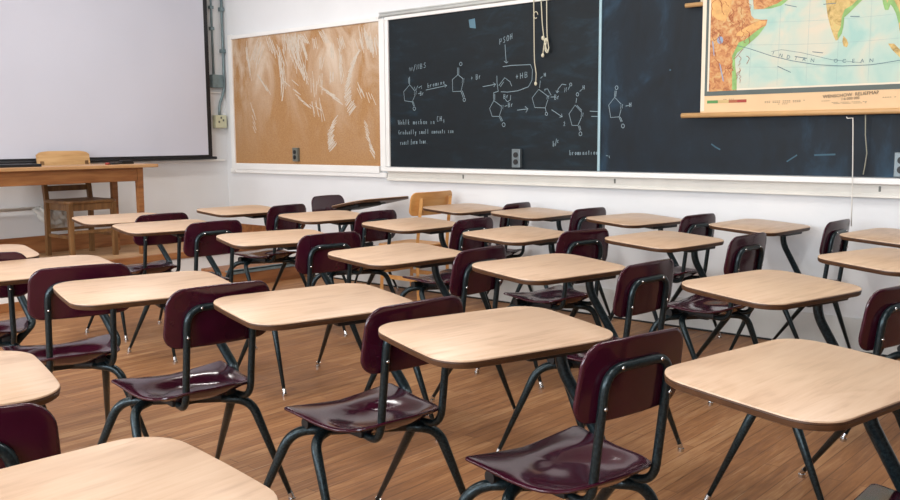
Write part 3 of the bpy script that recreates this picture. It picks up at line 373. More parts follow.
# raised platform along the front wall: boards, nosing, white riser
PX, PZ = .9, .30
bm = bmesh.new(); box(bm, 0, PX-.05, YL, 0, 0, PZ); o = struct('platform', bm, PLATFORM)
bm = bmesh.new(); box(bm, PX-.05, PX+.012, YL, 0, PZ-.055, PZ+.001, .006); obj('nosing', bm, ORANGE, o)
bm = bmesh.new(); box(bm, PX-.05, PX-.006, YL, 0, 0, PZ-.055); obj('riser', bm, TRIMW, o)
bm = bmesh.new(); box(bm, PX-.006, PX+.008, YL, -.98, 0, .066, .003); obj('riser_base', bm, ORANGE, o)
bm = bmesh.new(); box(bm, 0, .02, YL, -.02, PZ, .447, .004); struct('baseboard_front', bm, ORANGE)
bm = bmesh.new(); box(bm, .02, PX-.06, -.02, -.001, PZ, .42, .004); struct('baseboard_side', bm, ORANGE)
# wooden step at the wall end of the platform
t = thing('step', 'low wooden step with grey metal nosing against the platform by the corner', 'step', (1.1, -.5, 0))
bm = bmesh.new(); box(bm, -.19, .19, -.46, .485, 0, .14, .004); obj('step_box', bm, ORANGE, t)
bm = bmesh.new(); box(bm, .16, .2, -.46, .485, .135, .152, .003); box(bm, .19, .2, -.46, .485, .115, .152, .002); obj('metal_nosing', bm, STEEL, t)

# ------------------------------------------------------------------ projection screen
t = thing('projection_screen', 'large white pulled-down projection screen with black border on the front wall', 'projection screen', (.1, -1.9, 1.08))
bm = bmesh.new(); box(bm, -.002, .002, -1.615, 1.615, .02, 2.05); obj('screen_fabric', bm, SCREEN, t)
bm = bmesh.new()
box(bm, -.004, .004, 1.612, 1.655, .0, 2.05); box(bm, -.004, .004, -1.655, -1.612, .0, 2.05); box(bm, -.004, .004, -1.612, 1.612, .0, .022); obj('black_border', bm, BLACK, t)
bm = bmesh.new(); tube(bm, [(0, -1.7, -.008), (0, 1.7, -.008)], .014, 10); obj('bottom_bar', bm, BLACK, t, True)
bm = bmesh.new(); box(bm, -.07, .07, -1.75, 1.75, 2.05, 2.2, .02); box(bm, -.097, -.07, -1.6, -1.5, 2.08, 2.17); box(bm, -.097, -.07, 1.5, 1.6, 2.08, 2.17); obj('screen_case', bm, TRIMW, t)

# ------------------------------------------------------------------ conduits on the front wall
t = thing('conduit', 'thin steel conduit ending in a junction box beside the screen edge', 'conduit', (.025, -.145, 1.75))
bm = bmesh.new(); tube(bm, [(0, 0, .12), (0, 0, ZC-1.75)], .011, 8); obj('pipe', bm, STEEL, t, True)
bm = bmesh.new(); box(bm, -.025, .03, -.03, .09, 0, .125, .006); obj('junction_box', bm, STEEL, t)
for z in (.55, .75):
    bm = bmesh.new(); box(bm, -.022, .016, -.02, .02, z, z+.03, .003); obj('pipe_clamp', bm, STEEL, t)
t = thing('conduit', 'thicker steel conduit bending down into the beige outlet box near the corner', 'conduit', (.03, -.03, 1.49))
bm = bmesh.new(); tube(bm, fillet([(0, -.065, -.01), (0, -.065, .09), (0, .0, .24), (0, .0, ZC-1.49)], .07), .013, 10); obj('pipe', bm, STEEL, t, True)
for z in (.6, 1.0):
    bm = bmesh.new(); box(bm, -.028, .018, -.022, .022, z, z+.035, .003); obj('pipe_clamp', bm, STEEL, t)
t = thing('outlet_box', 'beige surface outlet box at the foot of the bent conduit', 'outlet', (.0, -.095, 1.36))
bm = bmesh.new(); box(bm, 0, .055, -.065, .065, 0, .125, .006); obj('box_body', bm, BEIGE, t)
for k, (yy, zz) in enumerate(((-.025, .06), (.025, .075), (.0, .1))):
    bm = bmesh.new(); box(bm, .053, .058, yy-.008, yy+.008, zz-.01, zz+.01); obj('socket', bm, OUTLETGREY, t)
bm = bmesh.new(); box(bm, 0, .03, -3.4, -.05, 1.035, 1.055, .004); box(bm, 0, .022, -.19, -.06, 1.7, 1.71)
tag(obj('wall_raceway', bm, TRIMW), 'thin white cable raceway running along the front wall behind the screen bottom', 'raceway')
bm = bmesh.new(); tube(bm, [(.05, -6.0, .686), (.05, -1.93, .686)], .014, 8); tube(bm, [(.0, -2.0, .686), (.05, -2.0, .686)], .008, 6); tube(bm, [(.0, -4.0, .686), (.05, -4.0, .686)], .008, 6)
tag(obj('wall_pipe', bm, TRIMW, None, True), 'thin horizontal pipe along the front wall behind the teacher table', 'pipe')
# crumpled white bag between the chair and the wall
bm = bmesh.new(); bmesh.ops.create_icosphere(bm, subdivisions=4, radius=1)
for v_ in bm.verts:
    c = v_.co.copy(); k = 1+.18*math.sin(7*c.x+5*c.z)*math.cos(6*c.y-3*c.x)+.09*math.sin(13*c.y+9*c.z)
    v_.co = Vector((c.x*.06*k, c.y*.13*k, c.z*(.085-.03*c.z)*k-.03*c.y))
o = obj('crumpled_bag', bm, BAGMAT, None, True); o.location = (.13, -1.88, .635); tag(o, 'crumpled white bag hanging at the pipe behind the wooden teacher chair', 'bag')

# ------------------------------------------------------------------ boards on the right wall
BZ0, BZ1 = 1.016, 2.206
t = thing('cork_board', 'tan cork pin board with scraped white residue near the corner', 'cork board', (1.18, -.002, 1.018))
bm = bmesh.new(); box(bm, -1.005, 1.022, -.02, 0, 0, 1.19); cork = obj('cork_panel', bm, CORK, t)
bm = bmesh.new()
for s in SCRAPES: strip(bm, [(x/1000-1.155, z/1000-1.018) for x, z in s], .0075, -.0212)
obj('paper_residue', bm, SCRAPE, cork)
bm = bmesh.new()
box(bm, -1.06, -1.005, -.035, 0, -.08, 1.235, .004); box(bm, -1.005, 1.022, -.035, 0, 1.19, 1.225, .004); box(bm, 1.022, 1.085, -.035, 0, -.04, 1.205, .004)
box(bm, -1.01, 1.005, -.035, 0, -.06, 0, .004); box(bm, -1.09, 1.085, -.028, 0, -.095, -.055, .004); obj('frame', bm, TRIMW, t)
t = thing('blackboard', 'long wall blackboard with two dark panels, chalked chemistry formulas and white ledge', 'blackboard', (5.4, -.002, BZ0))
bm = bmesh.new(); box(bm, -3.09, -1.09, -.02, 0, 0, BZ1-BZ0); sl = obj('slate', bm, SLATE, t)
def chalk(name, idx):
    bm = bmesh.new()
    for k in idx: strip(bm, [(x/1000-5.37, z/1000-BZ0) for x, z in CHALK_LINES[k]], CHW, -.0212)
    obj(name, bm, CHALK, sl)
CHW = .0048
groups = {}
for k, s in enumerate(CHALK_LINES):
    cx = sum(p[0] for p in s)/len(s); cz = sum(p[1] for p in s)/len(s)
    if cx < 3000 and cz < 1360: key = ('chalk_note', round((1345-cz)/74))
    elif cz < 1250 and cx > 3700: key = ('chalk_note', 'b' if cx < 3980 else 'c')
    else: key = ('chalk_formula', 0 if cx < 2760 else 1 if cx < 3120 else 2 if cx < 3560 else 3 if cx < 3960 else 4 if cx < 4330 else 5)
    groups.setdefault(key, []).append(k)
for (nm, _), idx in groups.items(): chalk(nm, idx)
bm = bmesh.new(); poly(bm, [(-2.24, 1.12), (-2.18, 1.125), (-2.17, 1.05), (-2.23, 1.06)], -.021); obj('eraser_smudge', bm, plain('chalk_smudge', (90, 122, 138), .9), sl)
bm = bmesh.new(); box(bm, -1.07, 3.11, -.02, 0, 0, BZ1-BZ0); sl = obj('slate', bm, SLATE2, t)
FAINT = plain('chalk_faint', (62, 92, 108), .9)
for pts, w in (([(.38, .12), (.5, .125)], .01), ([(-.26, .185), (-.23, .165), (-.2, .15)], .009), ([(.22, .08), (.28, .12)], .008), ([(-.56, .66), (-.55, .655)], .01)):
    bm = bmesh.new(); strip(bm, pts, w, -.0212); obj('chalk_mark', bm, FAINT, sl)
bm = bmesh.new(); box(bm, -3.13, -3.09, -.034, 0, 0, 1.19, .003); box(bm, -3.13, 3.13, -.034, 0, 1.19, 1.217, .003); obj('frame_rail', bm, TRIMW, t)
bm = bmesh.new(); box(bm, -1.088, -1.068, -.03, 0, 0, 1.19, .004); obj('divider_strip', bm, plain('aluminium_strip', (150, 178, 186), .4, .3), t)
bm = bmesh.new(); box(bm, -3.18, 3.13, -.04, 0, 1.219, 1.258, .004); box(bm, -3.18, 3.13, -.047, -.035, 1.225, 1.232); box(bm, -3.18, 3.13, -.047, -.035, 1.246, 1.254); obj('map_rail', bm, plain('aluminium_rail', (196, 198, 194), .35, .5), t)
bm = bmesh.new(); box(bm, -3.128, 3.13, -.075, 0, -.038, -.004, .005); obj('chalk_ledge', bm, TRIMW, t)
bm = bmesh.new(); box(bm, -3.128, 3.13, -.022, 0, -.116, -.038, .003); box(bm, -3.128, 3.13, -.032, 0, -.116, -.094, .003); ap = obj('apron_board', bm, CREAM, t)
for x in (-2.3, -.95, .75, 1.9):
    bm = bmesh.new(); box(bm, x-.006, x+.006, -.024, -.02, -.081, -.051); obj('bracket', bm, OUTLETGREY, ap)

def outlet(x, z, w, h, mat, label, n=1, dep=.03):
    t = thing('wall_outlet', label, 'outlet', (x, -.0235, z), 0)
    bm = bmesh.new(); box(bm, -w/2, w/2, -dep, 0, 0, h, .004); obj('cover_plate', bm, mat, t)
    for c in range(n):
        cx = (c-(n-1)/2)*w/n
        for zz in (.3, .68):
            bm = bmesh.new(); r = bmesh.ops.create_cone(bm, cap_ends=True, segments=16, radius1=h*.15, radius2=h*.15, depth=.006, matrix=Matrix.Translation((cx, -dep-.002, h*zz)) @ Matrix.Rotation(PI/2, 4, 'X'))
            obj('socket', bm, RUBBER, t)
outlet(1.11, 1.045, .07, .125, OUTLETGREY, 'small grey double socket at the foot of the cork board')
outlet(3.63, 1.03, .075, .135, OUTLETMETAL, 'pale metal double socket at the foot of the chalked blackboard')
outlet(6.305, 1.02, .15, .135, OUTLETMETAL, 'wide metal socket box on the dusty blackboard below the map', 2, .05)

# ------------------------------------------------------------------ wall map
YM = -.075
def mp(l): return [(x/1000-6.0, z/1000-1.385) for x, z in l]
t = thing('wall_map', 'large hanging relief map of the Indian Ocean with wooden rod', 'map', (6.015, YM, 1.385))
bm = bmesh.new(); box(bm, -.93, .93, 0, .003, 0, 1.15); obj('map_sheet', bm, PAPER, t)
bm = bmesh.new(); box(bm, -.93, -.905, -.001, 0, .02, 1.15); box(bm, .905, .93, -.001, 0, .02, 1.15); obj('pale_margin', bm, MAPEDGE, t)
bm = bmesh.new()
box(bm, -.905, .905, -.0012, 0, .112, .140); box(bm, -.905, -.888, -.0012, 0, .140, 1.15); box(bm, .888, .905, -.0012, 0, .140, 1.15); obj('printed_border', bm, MAPBORDER, t)
bm = bmesh.new(); box(bm, -.888, .888, -.0014, 0, .140, 1.15); obj('pale_neatline', bm, MAPEDGE, t)
bm = bmesh.new(); box(bm, -.878, .878, -.0016, 0, .150, 1.15); obj('printed_sea', bm, SEA, t)
def clipx(l): return [(max(x, -.876), z) for x, z in l]
bm = bmesh.new(); poly(bm, clipx(mp(MAP['africa'])), -.0022); poly(bm, mp(MAP['arabia']), -.0022); obj('printed_land', bm, LAND, t)
bm = bmesh.new(); poly(bm, mp(MAP['india']), -.0022); poly(bm, mp(MAP['burma']), -.0022); poly(bm, mp(MAP['sumatra']), -.0022); poly(bm, mp(MAP['ceylon']), -.0022); obj('printed_land', bm, LAND2, t)
bm = bmesh.new(); poly(bm, mp(MAP['plain']), -.0025); poly(bm, clipx(mp(MAP['north'])), -.0025); obj('yellow_upland', bm, PLAIN, t)
bm = bmesh.new()
for k in ('coast', 'arabiacoast', 'indiacoast', 'burmacoast'): poly(bm, mp(MAP[k]), -.0028)
obj('green_lowland', bm, GREEN, t)
bm = bmesh.new()
for k in ('lake', 'lakeT', 'lakeM'): poly(bm, mp(MAP[k]), -.003)
obj('printed_lake', bm, LAKE, t)
bm = bmesh.new(); strip(bm, mp(MAP['equator']), .0035, -.0031); strip(bm, mp(MAP['line2']), .002, -.0031)
for a0, a1 in (((-.35, .32), (-.28, .305)), ((-.45, .27), (-.37, .23)), ((-.25, .34), (-.19, .33)), ((-.05, .52), (.0, .515)), ((.13, .60), (.2, .6)), ((.0, .7), (.05, .7)), ((-.2, .6), (-.13, .6)), ((.16, .68), (.22, .69)), ((-.42, .62), (-.35, .6))): strip(bm, [a0, a1], .004, -.0031)
obj('map_lines', bm, INKBLUE, t)
bm = bmesh.new()
for k in range(9): strip(bm, [(-.62+.17*k, .16), (-.6+.165*k, 1.1)], .0013, -.0018)
for k in range(1, 7): strip(bm, [(-.7+.1*j, .15+.13*k-.03*math.sin(j/14*PI)) for j in range(15)], .0013, -.0018)
obj('grid_lines', bm, INKPALE, t)
bm = bmesh.new()
rv = random.Random(3)
for k in range(46):
    x = rv.uniform(-.87, -.62); z = rv.uniform(.17, .72); pts = [(x, z)]
    for j in range(4): x += rv.uniform(-.02, .02); z += rv.uniform(.004, .022); pts.append((max(x, -.872), z))
    if max(p[0] for p in pts) < -.62: strip(bm, pts, .003, -.0031)
obj('river_lines', bm, plain('brown_ink', (150, 70, 36), .7), t)
L = mp(MAP['letters']); items = []
for k, ch in enumerate('INDIANOCEAN'):
    a0 = L[max(k-1, 0)]; a1 = L[min(k+1, 10)]
    items.append((ch, L[k][0], L[k][1], .03, math.atan2(a1[1]-a0[1], a1[0]-a0[0]), 1))
items += [('WENSCHOW  RELIEFMAP', -.03, .09, .0265, .05, 0), ('1:6 000 000', -.03, .069, .021, .05, 0)]
o = obj('map_lettering', lettering(items, -.0032), [INK, INKBLUE], t)
bm = bmesh.new()
for x0, x1, z in ((-.13, .07, .05), (-.12, .06, .043), (-.52, -.27, .068), (-.52, -.30, .06), (-.44, -.38, .05), (-.2, -.14, .06), (.14, .22, .07), (.28, .42, .075), (.28, .4, .067), (.28, .38, .059), (-.78, -.7, .088)):
    n = int((x1-x0)/.012)
    for k in range(n):
        if (k*7+int(x0*50)) % 5: strip(bm, [(x0+k*.012, z), (x0+k*.012+.009, z)], .0028, -.0013)
obj('small_print', bm, INKGREY, t)
bm = bmesh.new(); xs = [-.886, -.815, -.745, -.69, -.633]
for k in range(4): box(bm, xs[k], xs[k+1], -.0014, 0, .066, .084, 0, k)
obj('colour_legend', bm, LEG, t)
bm = bmesh.new(); tube(bm, [(-1.055, 0, -.005), (1.055, 0, -.005)], .016, 14); obj('wooden_rod', bm, DOWEL, t, True)
bm = bmesh.new(); tube(bm, [(-1.0, 0, 1.16), (1.0, 0, 1.16)], .02, 12); obj('top_rod', bm, DOWEL, t, True)
t = thing('rolled_map', 'second map behind the relief map, only its wooden rod end showing', 'map', (6.03, -.058, 2.062))
bm = bmesh.new(); tube(bm, [(-1.07, 0, 0), (1.07, 0, 0)], .014, 12); obj('wooden_rod', bm, DOWEL, t, True)
bm = bmesh.new(); box(bm, -.97, .97, -.002, .002, 0, .45); obj('map_sheet', bm, plain('aged_map_back', (196, 184, 160), .7), t)

# ------------------------------------------------------------------ pull cords
def cord(pts, label, mat, r=.0035, extra=None):
    bm = bmesh.new(); tube(bm, pts, r, 6)
    if extra: extra(bm)
    return tag(obj('pull_cord', bm, mat, None, True), label, 'cord')
def ring(bm, x, z, r=.018):
    tube(bm, [(x+r*math.cos(k*PI/6), -.055, z+r*1.3*math.sin(k*PI/6)) for k in range(11)], .003, 6)
def knot(bm, x, z, r=.012):
    bmesh.ops.create_icosphere(bm, subdivisions=2, radius=r, matrix=Matrix.Translation((x, -.055, z)) @ Matrix.Diagonal((1, .8, 1.3, 1)))
cord([(3.789, -.06, 2.28), (3.79, -.055, 2.1), (3.794, -.055, 1.85), (3.797, -.055, 1.78), (3.812, -.055, 1.7), (3.808, -.055, 1.622)], 'long pale pull cord hanging down over the chalk formulas', CORD, .0038, lambda b_: (ring(b_, 3.805, 2.11), knot(b_, 3.808, 1.63, .011)))
cord(fillet([(3.85, -.06, 2.28), (3.862, -.055, 2.05), (3.878, -.055, 1.93), (3.905, -.055, 1.85), (3.92, -.055, 1.87), (3.905, -.055, 1.95), (3.901, -.055, 2.05), (3.901, -.06, 2.28)], .03), 'short looped pull cord tied in a knot right of the long cord', CORD, .0038, lambda b_: (knot(b_, 3.87, 1.945, .013), knot(b_, 3.895, 1.93, .012), tube(b_, [(3.885, -.055, 1.93), (3.868, -.055, 1.83)], .004, 6), knot(b_, 3.868, 1.825, .012), tube(b_, fillet([(3.9, -.055, 1.93), (3.885, -.055, 1.86), (3.91, -.055, 1.835), (3.92, -.055, 1.88)], .02), .0045, 6)))
cord([(5.980, -.11, 1.352), (5.985, -.113, 1.344), (6.015, -.113, 1.345), (6.018, -.112, 1.3), (6.025, -.11, 1.1), (6.030, -.11, .9), (6.033, -.11, .74)], 'pale cord hanging from the map rod down past the chalk ledge', CORDWHITE, .003)
cord([(6.068, -.07, 1.375), (6.070, -.06, 1.25), (6.081, -.055, 1.15), (6.073, -.05, 1.08), (6.065, -.048, 1.03)], 'short grey cord hanging beside the longer cord below the map', CORDGREY, .0032)

# ------------------------------------------------------------------ teacher table on the platform
TX, TY = .535, -2.25
t = thing('teacher_table', 'long honey oak table standing on the platform before the screen', 'table', (TX, TY, PZ))
bm = bmesh.new(); box(bm, -.262, .265, -1.1, .99, .722, .75, .006); obj('tabletop', bm, TABLETOP, t)
bm = bmesh.new()
box(bm, .205, .23, -.95, .81, .612, .722, .002); box(bm, -.22, -.2, -.95, .81, .612, .722, .002); box(bm, -.2, .205, .79, .815, .612, .722, .002); box(bm, -.2, .205, -.955, -.93, .612, .722, .002); obj('apron', bm, TABLEWOOD, t)
for sx in (-1, 1):
    for y in (-.93, .84):
        bm = bmesh.new(); vs = box(bm, sx*.208-.025, sx*.208+.025, y-.026, y+.026, 0, .722, .004)
        for v_ in bm.verts:
            if v_.co.z < .1: v_.co.x = sx*.208+(v_.co.x-sx*.208)*.8; v_.co.y = y+(v_.co.y-y)*.8
        obj('leg', bm, TABLEWOOD, t)
# small things lying on it
bm = bmesh.new(); tube(bm, [(0, -.05, .008), (0, .06, .008)], .008, 8); tube(bm, [(0, -.05, .008), (0, -.085, .008)], .0095, 8, True, 1)
o = obj('marker_pen', bm, [BLACK, REDPLASTIC], None, True); o.location = (.66, -1.58, PZ+.7505); o.rotation_euler = (0, 0, .2); tag(o, 'dark marker pen with red cap lying right of the chair back on the teacher table', 'pen')
t2 = thing('chalk_eraser', 'black felt eraser on the teacher table near the marker pen', 'eraser', (.6, -1.44, PZ+.7505), .15)
bm = bmesh.new(); box(bm, -.025, .025, -.06, .06, 0, .018, .003); obj('felt_pad', bm, RUBBER, t2)
bm = bmesh.new(); box(bm, -.022, .022, -.055, .055, .018, .03, .004); obj('grip', bm, BLACK, t2)
bm = bmesh.new(); box(bm, -.1, .1, -.16, .16, 0, .022, .004); o = obj('folder', bm, BLACK); o.location = (.6, -2.36, PZ+.7505); tag(o, 'flat black folder at the left end of the teacher table', 'folder')

# ------------------------------------------------------------------ wooden chair behind the table (faces the class, +x)
t = thing('wooden_chair', 'old slat-back oak chair tucked in behind the teacher table', 'chair', (.43, -1.77, PZ), .0)
bm = bmesh.new(); shell(bm, rrect(.42, .44, .05, 5), lambda x, y: (Vector((x, y, .455-.012*math.exp(-(x*x+y*y)/.02))), Vector((0, 0, 1))), .026); obj('seat', bm, CHAIRWOOD, t, .6)
bm = bmesh.new(); box(bm, -.17, .19, .165, .185, .385, .44); box(bm, -.17, .19, -.185, -.165, .385, .44); box(bm, .175, .195, -.18, .18, .385, .44); box(bm, -.18, -.16, -.18, .18, .385, .44); obj('seat_rail', bm, CHAIRWOOD, t)
for s in (-1, 1):
    bm = bmesh.new(); box(bm, .165, .205, s*.185-.02, s*.185+.02, 0, .445, .004)
    for v_ in bm.verts:
        if v_.co.z < .1: v_.co.x = .19+(v_.co.x-.185)*.8
    obj('front_leg', bm, CHAIRWOOD, t)
    bm = bmesh.new()
    box(bm, -.215, -.175, s*.19-.018, s*.19+.018, 0, .78, .004)
    bmesh.ops.bisect_plane(bm, geom=bm.verts[:]+bm.edges[:]+bm.faces[:], plane_co=(0, 0, .44), plane_no=(0, 0, 1))
    for v_ in bm.verts:
        if v_.co.z > .45: v_.co.x -= (v_.co.z-.44)*.16
        elif v_.co.z < .3: v_.co.x -= .02
    obj('back_post', bm, CHAIRWOOD, t)
bm = bmesh.new()
N = 18; P = []
for k in range(N+1):
    y = -.225+.45*k/N; w = min(1, (0.225-abs(y))/.03); zt = .862-.012*max(0, abs(y)-.13)/.095-.018*(1-w); zb = .70
    xx = -.238+.9*y*y*-.35+.012; P.append((xx, y, zb, zt))
for xo in (0,):
    A = [[bm.verts.new((x+dx-(z-.75)*.16, y, z)) for (dx, z) in ((-.011, zb), (.011, zb), (.011, zt), (-.011, zt))] for x, y, zb, zt in P]
for a_, b_ in zip(A, A[1:]):
    for k in range(4): bm.faces.new((a_[k], a_[(k+1) % 4], b_[(k+1) % 4], b_[k]))
bm.faces.new(A[0]); bm.faces.new(A[-1][::-1]); obj('crest_rail', bm, BACKWOOD, t, .5)
bm = bmesh.new(); box(bm, -.232, -.214, -.175, .175, .53, .575, .003); obj('back_slat', bm, CHAIRWOOD, t)
for z in (.2, .26):
    bm = bmesh.new(); box(bm, -.2, -.18, -.185, .185, z, z+.025) if z < .25 else box(bm, .178, .196, -.185, .185, .2, .225); obj('stretcher', bm, CHAIRWOOD, t)
for s in (-1, 1):
    bm = bmesh.new(); box(bm, -.19, .19, s*.185-.009, s*.185+.009, .16, .185); obj('stretcher', bm, CHAIRWOOD, t)

# ------------------------------------------------------------------ plywood chair by the blackboard wall (faces the front)
t = thing('plywood_chair', 'yellow plywood chair by the blackboard wall behind a combo desk', 'chair', (2.8, -.27, 0), 0)
bm = bmesh.new()
def pb(u, v_): return (Vector((.215-.5*v_*v_*1.2+.18*(u), v_, .755+u)), Vector((1, 0, -.18)).normalized())
shell(bm, rrect(.178, .47, .045, 5), lambda x, y: pb(-x, y), .014); obj('backrest', bm, PLYWOOD, t, .6)
bm = bmesh.new(); shell(bm, rrect(.4, .42, .06, 5), lambda x, y: (Vector((x-.02, y, .435+.02*(x*2.2)**2-.012)), Vector((0, 0, 1))), .014); obj('seat', bm, PLYWOOD, t, .6)
for s in (-1, 1):
    bm = bmesh.new(); tube(bm, [(.2, s*.17, 0), (.19, s*.17, .42), (.235, s*.165, .80)], .017, 4); obj('back_post', bm, PLYWOOD, t)
    bm = bmesh.new(); tube(bm, [(-.2, s*.17, 0), (-.18, s*.17, .425)], .018, 4); obj('front_leg', bm, PLYWOOD, t)
    bm = bmesh.new(); box(bm, -.18, .19, s*.17-.01, s*.17+.01, .36, .42); obj('seat_rail', bm, PLYWOOD, t)
    bm = bmesh.new(); box(bm, -.185, .19, s*.17-.009, s*.17+.009, .16, .19); obj('stretcher', bm, PLYWOOD, t)
for x in (-.18, .18):
    bm = bmesh.new(); box(bm, x-.009, x+.009, -.165, .165, .37 if x > 0 else .2, .4 if x > 0 else .23); obj('stretcher', bm, PLYWOOD, t)
# ------------------------------------------------------------------ the combo desks: welded maroon chair and oak desk
DZ, DT = .74, math.tan(.06)
Y0 = .06                                       # chair centre line
def make_combo():
    t = thing('combo_desk', 'x', 'school desk')
    # desktop, tilted towards the seat, turned a little on its column
    MT = Matrix.Translation((0, 0, DZ)) @ Matrix.Rotation(math.radians(-6), 4, 'Z') @ Matrix.Rotation(math.atan(DT), 4, 'Y')
    ol = rrect(.402, .556, .082, 8)
    bow = []
    for x, y in ol:                            # slightly bowed sides
        bow.append((x*(1+.02*(1-(y/.278)**2)), y*(1+.022*(1-(x/.2)**2))))
    bm = bmesh.new(); slab(bm, bow, [(-.004, .0005, 0), (-.001, .0012, 0), (0, .0035, 0)]); bm.transform(MT)
    top = obj('desktop', bm, LAMINATE, t, .5)
    bm = bmesh.new(); slab(bm, bow, [(-.022, .006, 0), (-.0195, .002, 0), (-.0095, .0, 0), (-.0085, .0015, 0), (-.0075, .0, 0), (-.004, .0005, 0)]); bm.transform(MT)
    obj('edge_band', bm, EDGE, top, .5)
    bm = bmesh.new(); box(bm, -.13, .15, .0, .235, -.05, -.0225, .008); box(bm, -.02, .11, -.14, .0, -.034, -.0225, .004); bm.transform(MT)
    obj('desk_bracket', bm, RUBBER, t, .6)
    # column from the desk down to the seat frame
    bm = bmesh.new(); tube(bm, fillet([(.06, .18, .70), (.062, .185, .62), (.135, .262, .425), (.225, .19, .362)], [.05, .03], 8), .0170, 14); obj('column', bm, FRAME, t, True)
    # seat shell
    so = rrect(.355, .39, .014, 6, -.012, .14)
    def seat(x, y):
        def h(x, y):
            yy = y/.2
            q = ((x-.045)/.115)**2+(y/.15)**2
            z = .430-.026/(1+math.exp((q-.85)*5))                 # dished middle
            z += .010*max(0, (-x-.02)/.157)*abs(yy)**1.5           # front corners lift
            z -= .010*max(0, (-x-.09)/.087)**2*(1-abs(yy))          # front edge rolls down
            z += .022*max(0, (x-.10)/.078)**2 - .006*math.exp(-((x-.02)/.09)**2)*abs(yy)**4
            return z
        e = .002; dx = (h(x+e, y)-h(x-e, y))/(2*e); dy = (h(x, y+e)-h(x, y-e))/(2*e)
        return Vector((x+.236, y+Y0-.018, h(x, y))), Vector((-dx, -dy, 1)).normalized()
    bm = bmesh.new(); shell(bm, so, seat, .011); obj('seat', bm, PLASTIC, t, .9)
    # backrest shell: u up, v across
    bo = rrect(.19, .372, .052, 8)
    bo = [(x*(1+.06*(1-(y/.19)**2)*(1 if x < 0 else .6)), y*(1+.03*x/.09)) for x, y in bo]
    def back(x, y):
        u = -x
        return Vector((.4135+.14*u-.5*y*y, y+Y0+.020, .688+u)), Vector((1, 1.0*y, -.14)).normalized()
    bm = bmesh.new(); shell(bm, bo, back, .0115); obj('backrest', bm, PLASTIC, t, .9)
    # bent tube that carries the backrest
    w = .115; yc = Y0+.012
    P = [(.19, yc-w*.8, .385), (.385, yc-w, .385), (.428, yc-w, .722), (.428, yc+w, .722), (.385, yc+w, .385), (.19, yc+w*.8, .385)]
    bm = bmesh.new(); tube(bm, fillet(P, [.055, .06, .06, .055], 8), .0118, 12); tube_obj = obj('back_tube', bm, FRAME, t, True)
    bt = tube_obj
    for y, z in ((-.07, .722), (.07, .722), (-w, .63), (w, .63)):
        bm = bmesh.new(); bmesh.ops.create_uvsphere(bm, u_segments=8, v_segments=6, radius=.005, matrix=Matrix.Translation((.4385 if z > .7 else .4275, yc+y, z)))
        obj('rivet', bm, CHROME, bt, True)
    # frame under the seat
    bm = bmesh.new()
    tube(bm, [(.15, Y0-.13, .376), (.295, Y0+.09, .376)], .019, 12)
    tube(bm, [(.105, Y0-.165, .392), (.105, Y0+.165, .392)], .0155, 12); tube(bm, [(.105, Y0-.176, .392), (.105, Y0-.155, .392)], .0185, 12); tube(bm, [(.105, Y0+.155, .392), (.105, Y0+.176, .392)], .0185, 12)
    box(bm, .11, .31, Y0-.115, Y0-.075, .38, .408, .006); box(bm, .11, .31, Y0+.075, Y0+.115, .38, .408, .006); box(bm, .16, .26, Y0-.08, Y0+.08, .362, .392, .008)
    obj('seat_frame', bm, RUBBER, t, .7)
    LEGS = [((.155, Y0-.115, .374), (.065, Y0-.20, .366), (-.045, -.247)), ((.155, Y0-.115, .374), (.185, Y0-.195, .366), (.373, -.18)),
            ((.29, Y0+.07, .374), (.268, Y0+.12, .366), (.004, .231)), ((.29, Y0+.07, .374), (.345, Y0+.15, .362), (.424, .307))]
    for a_, k_, (fx, fy) in LEGS:
        foot = Vector((fx, fy, .028)); kk = Vector(k_)
        bm = bmesh.new(); tube(bm, fillet([a_, kk, foot], .085, 8), lambda s: .0158 if s < .42 else .0158-(s-.42)/.58*.0076, 12)
        lg = obj('leg', bm, FRAME, t, True)
        d = (foot-kk).normalized()
        bm = bmesh.new(); tube(bm, [foot-d*.004, foot+d*.016], .0098, 10); e = foot+d*.016
        tube(bm, [(e.x, e.y, .012), (e.x, e.y, .0)], .013, 12); tube(bm, [(e.x, e.y, .02), (e.x, e.y, .011)], .006, 8); obj('glide', bm, CHROME, lg, .8)
    return t
GROUP = 'combo desks in the classroom rows'
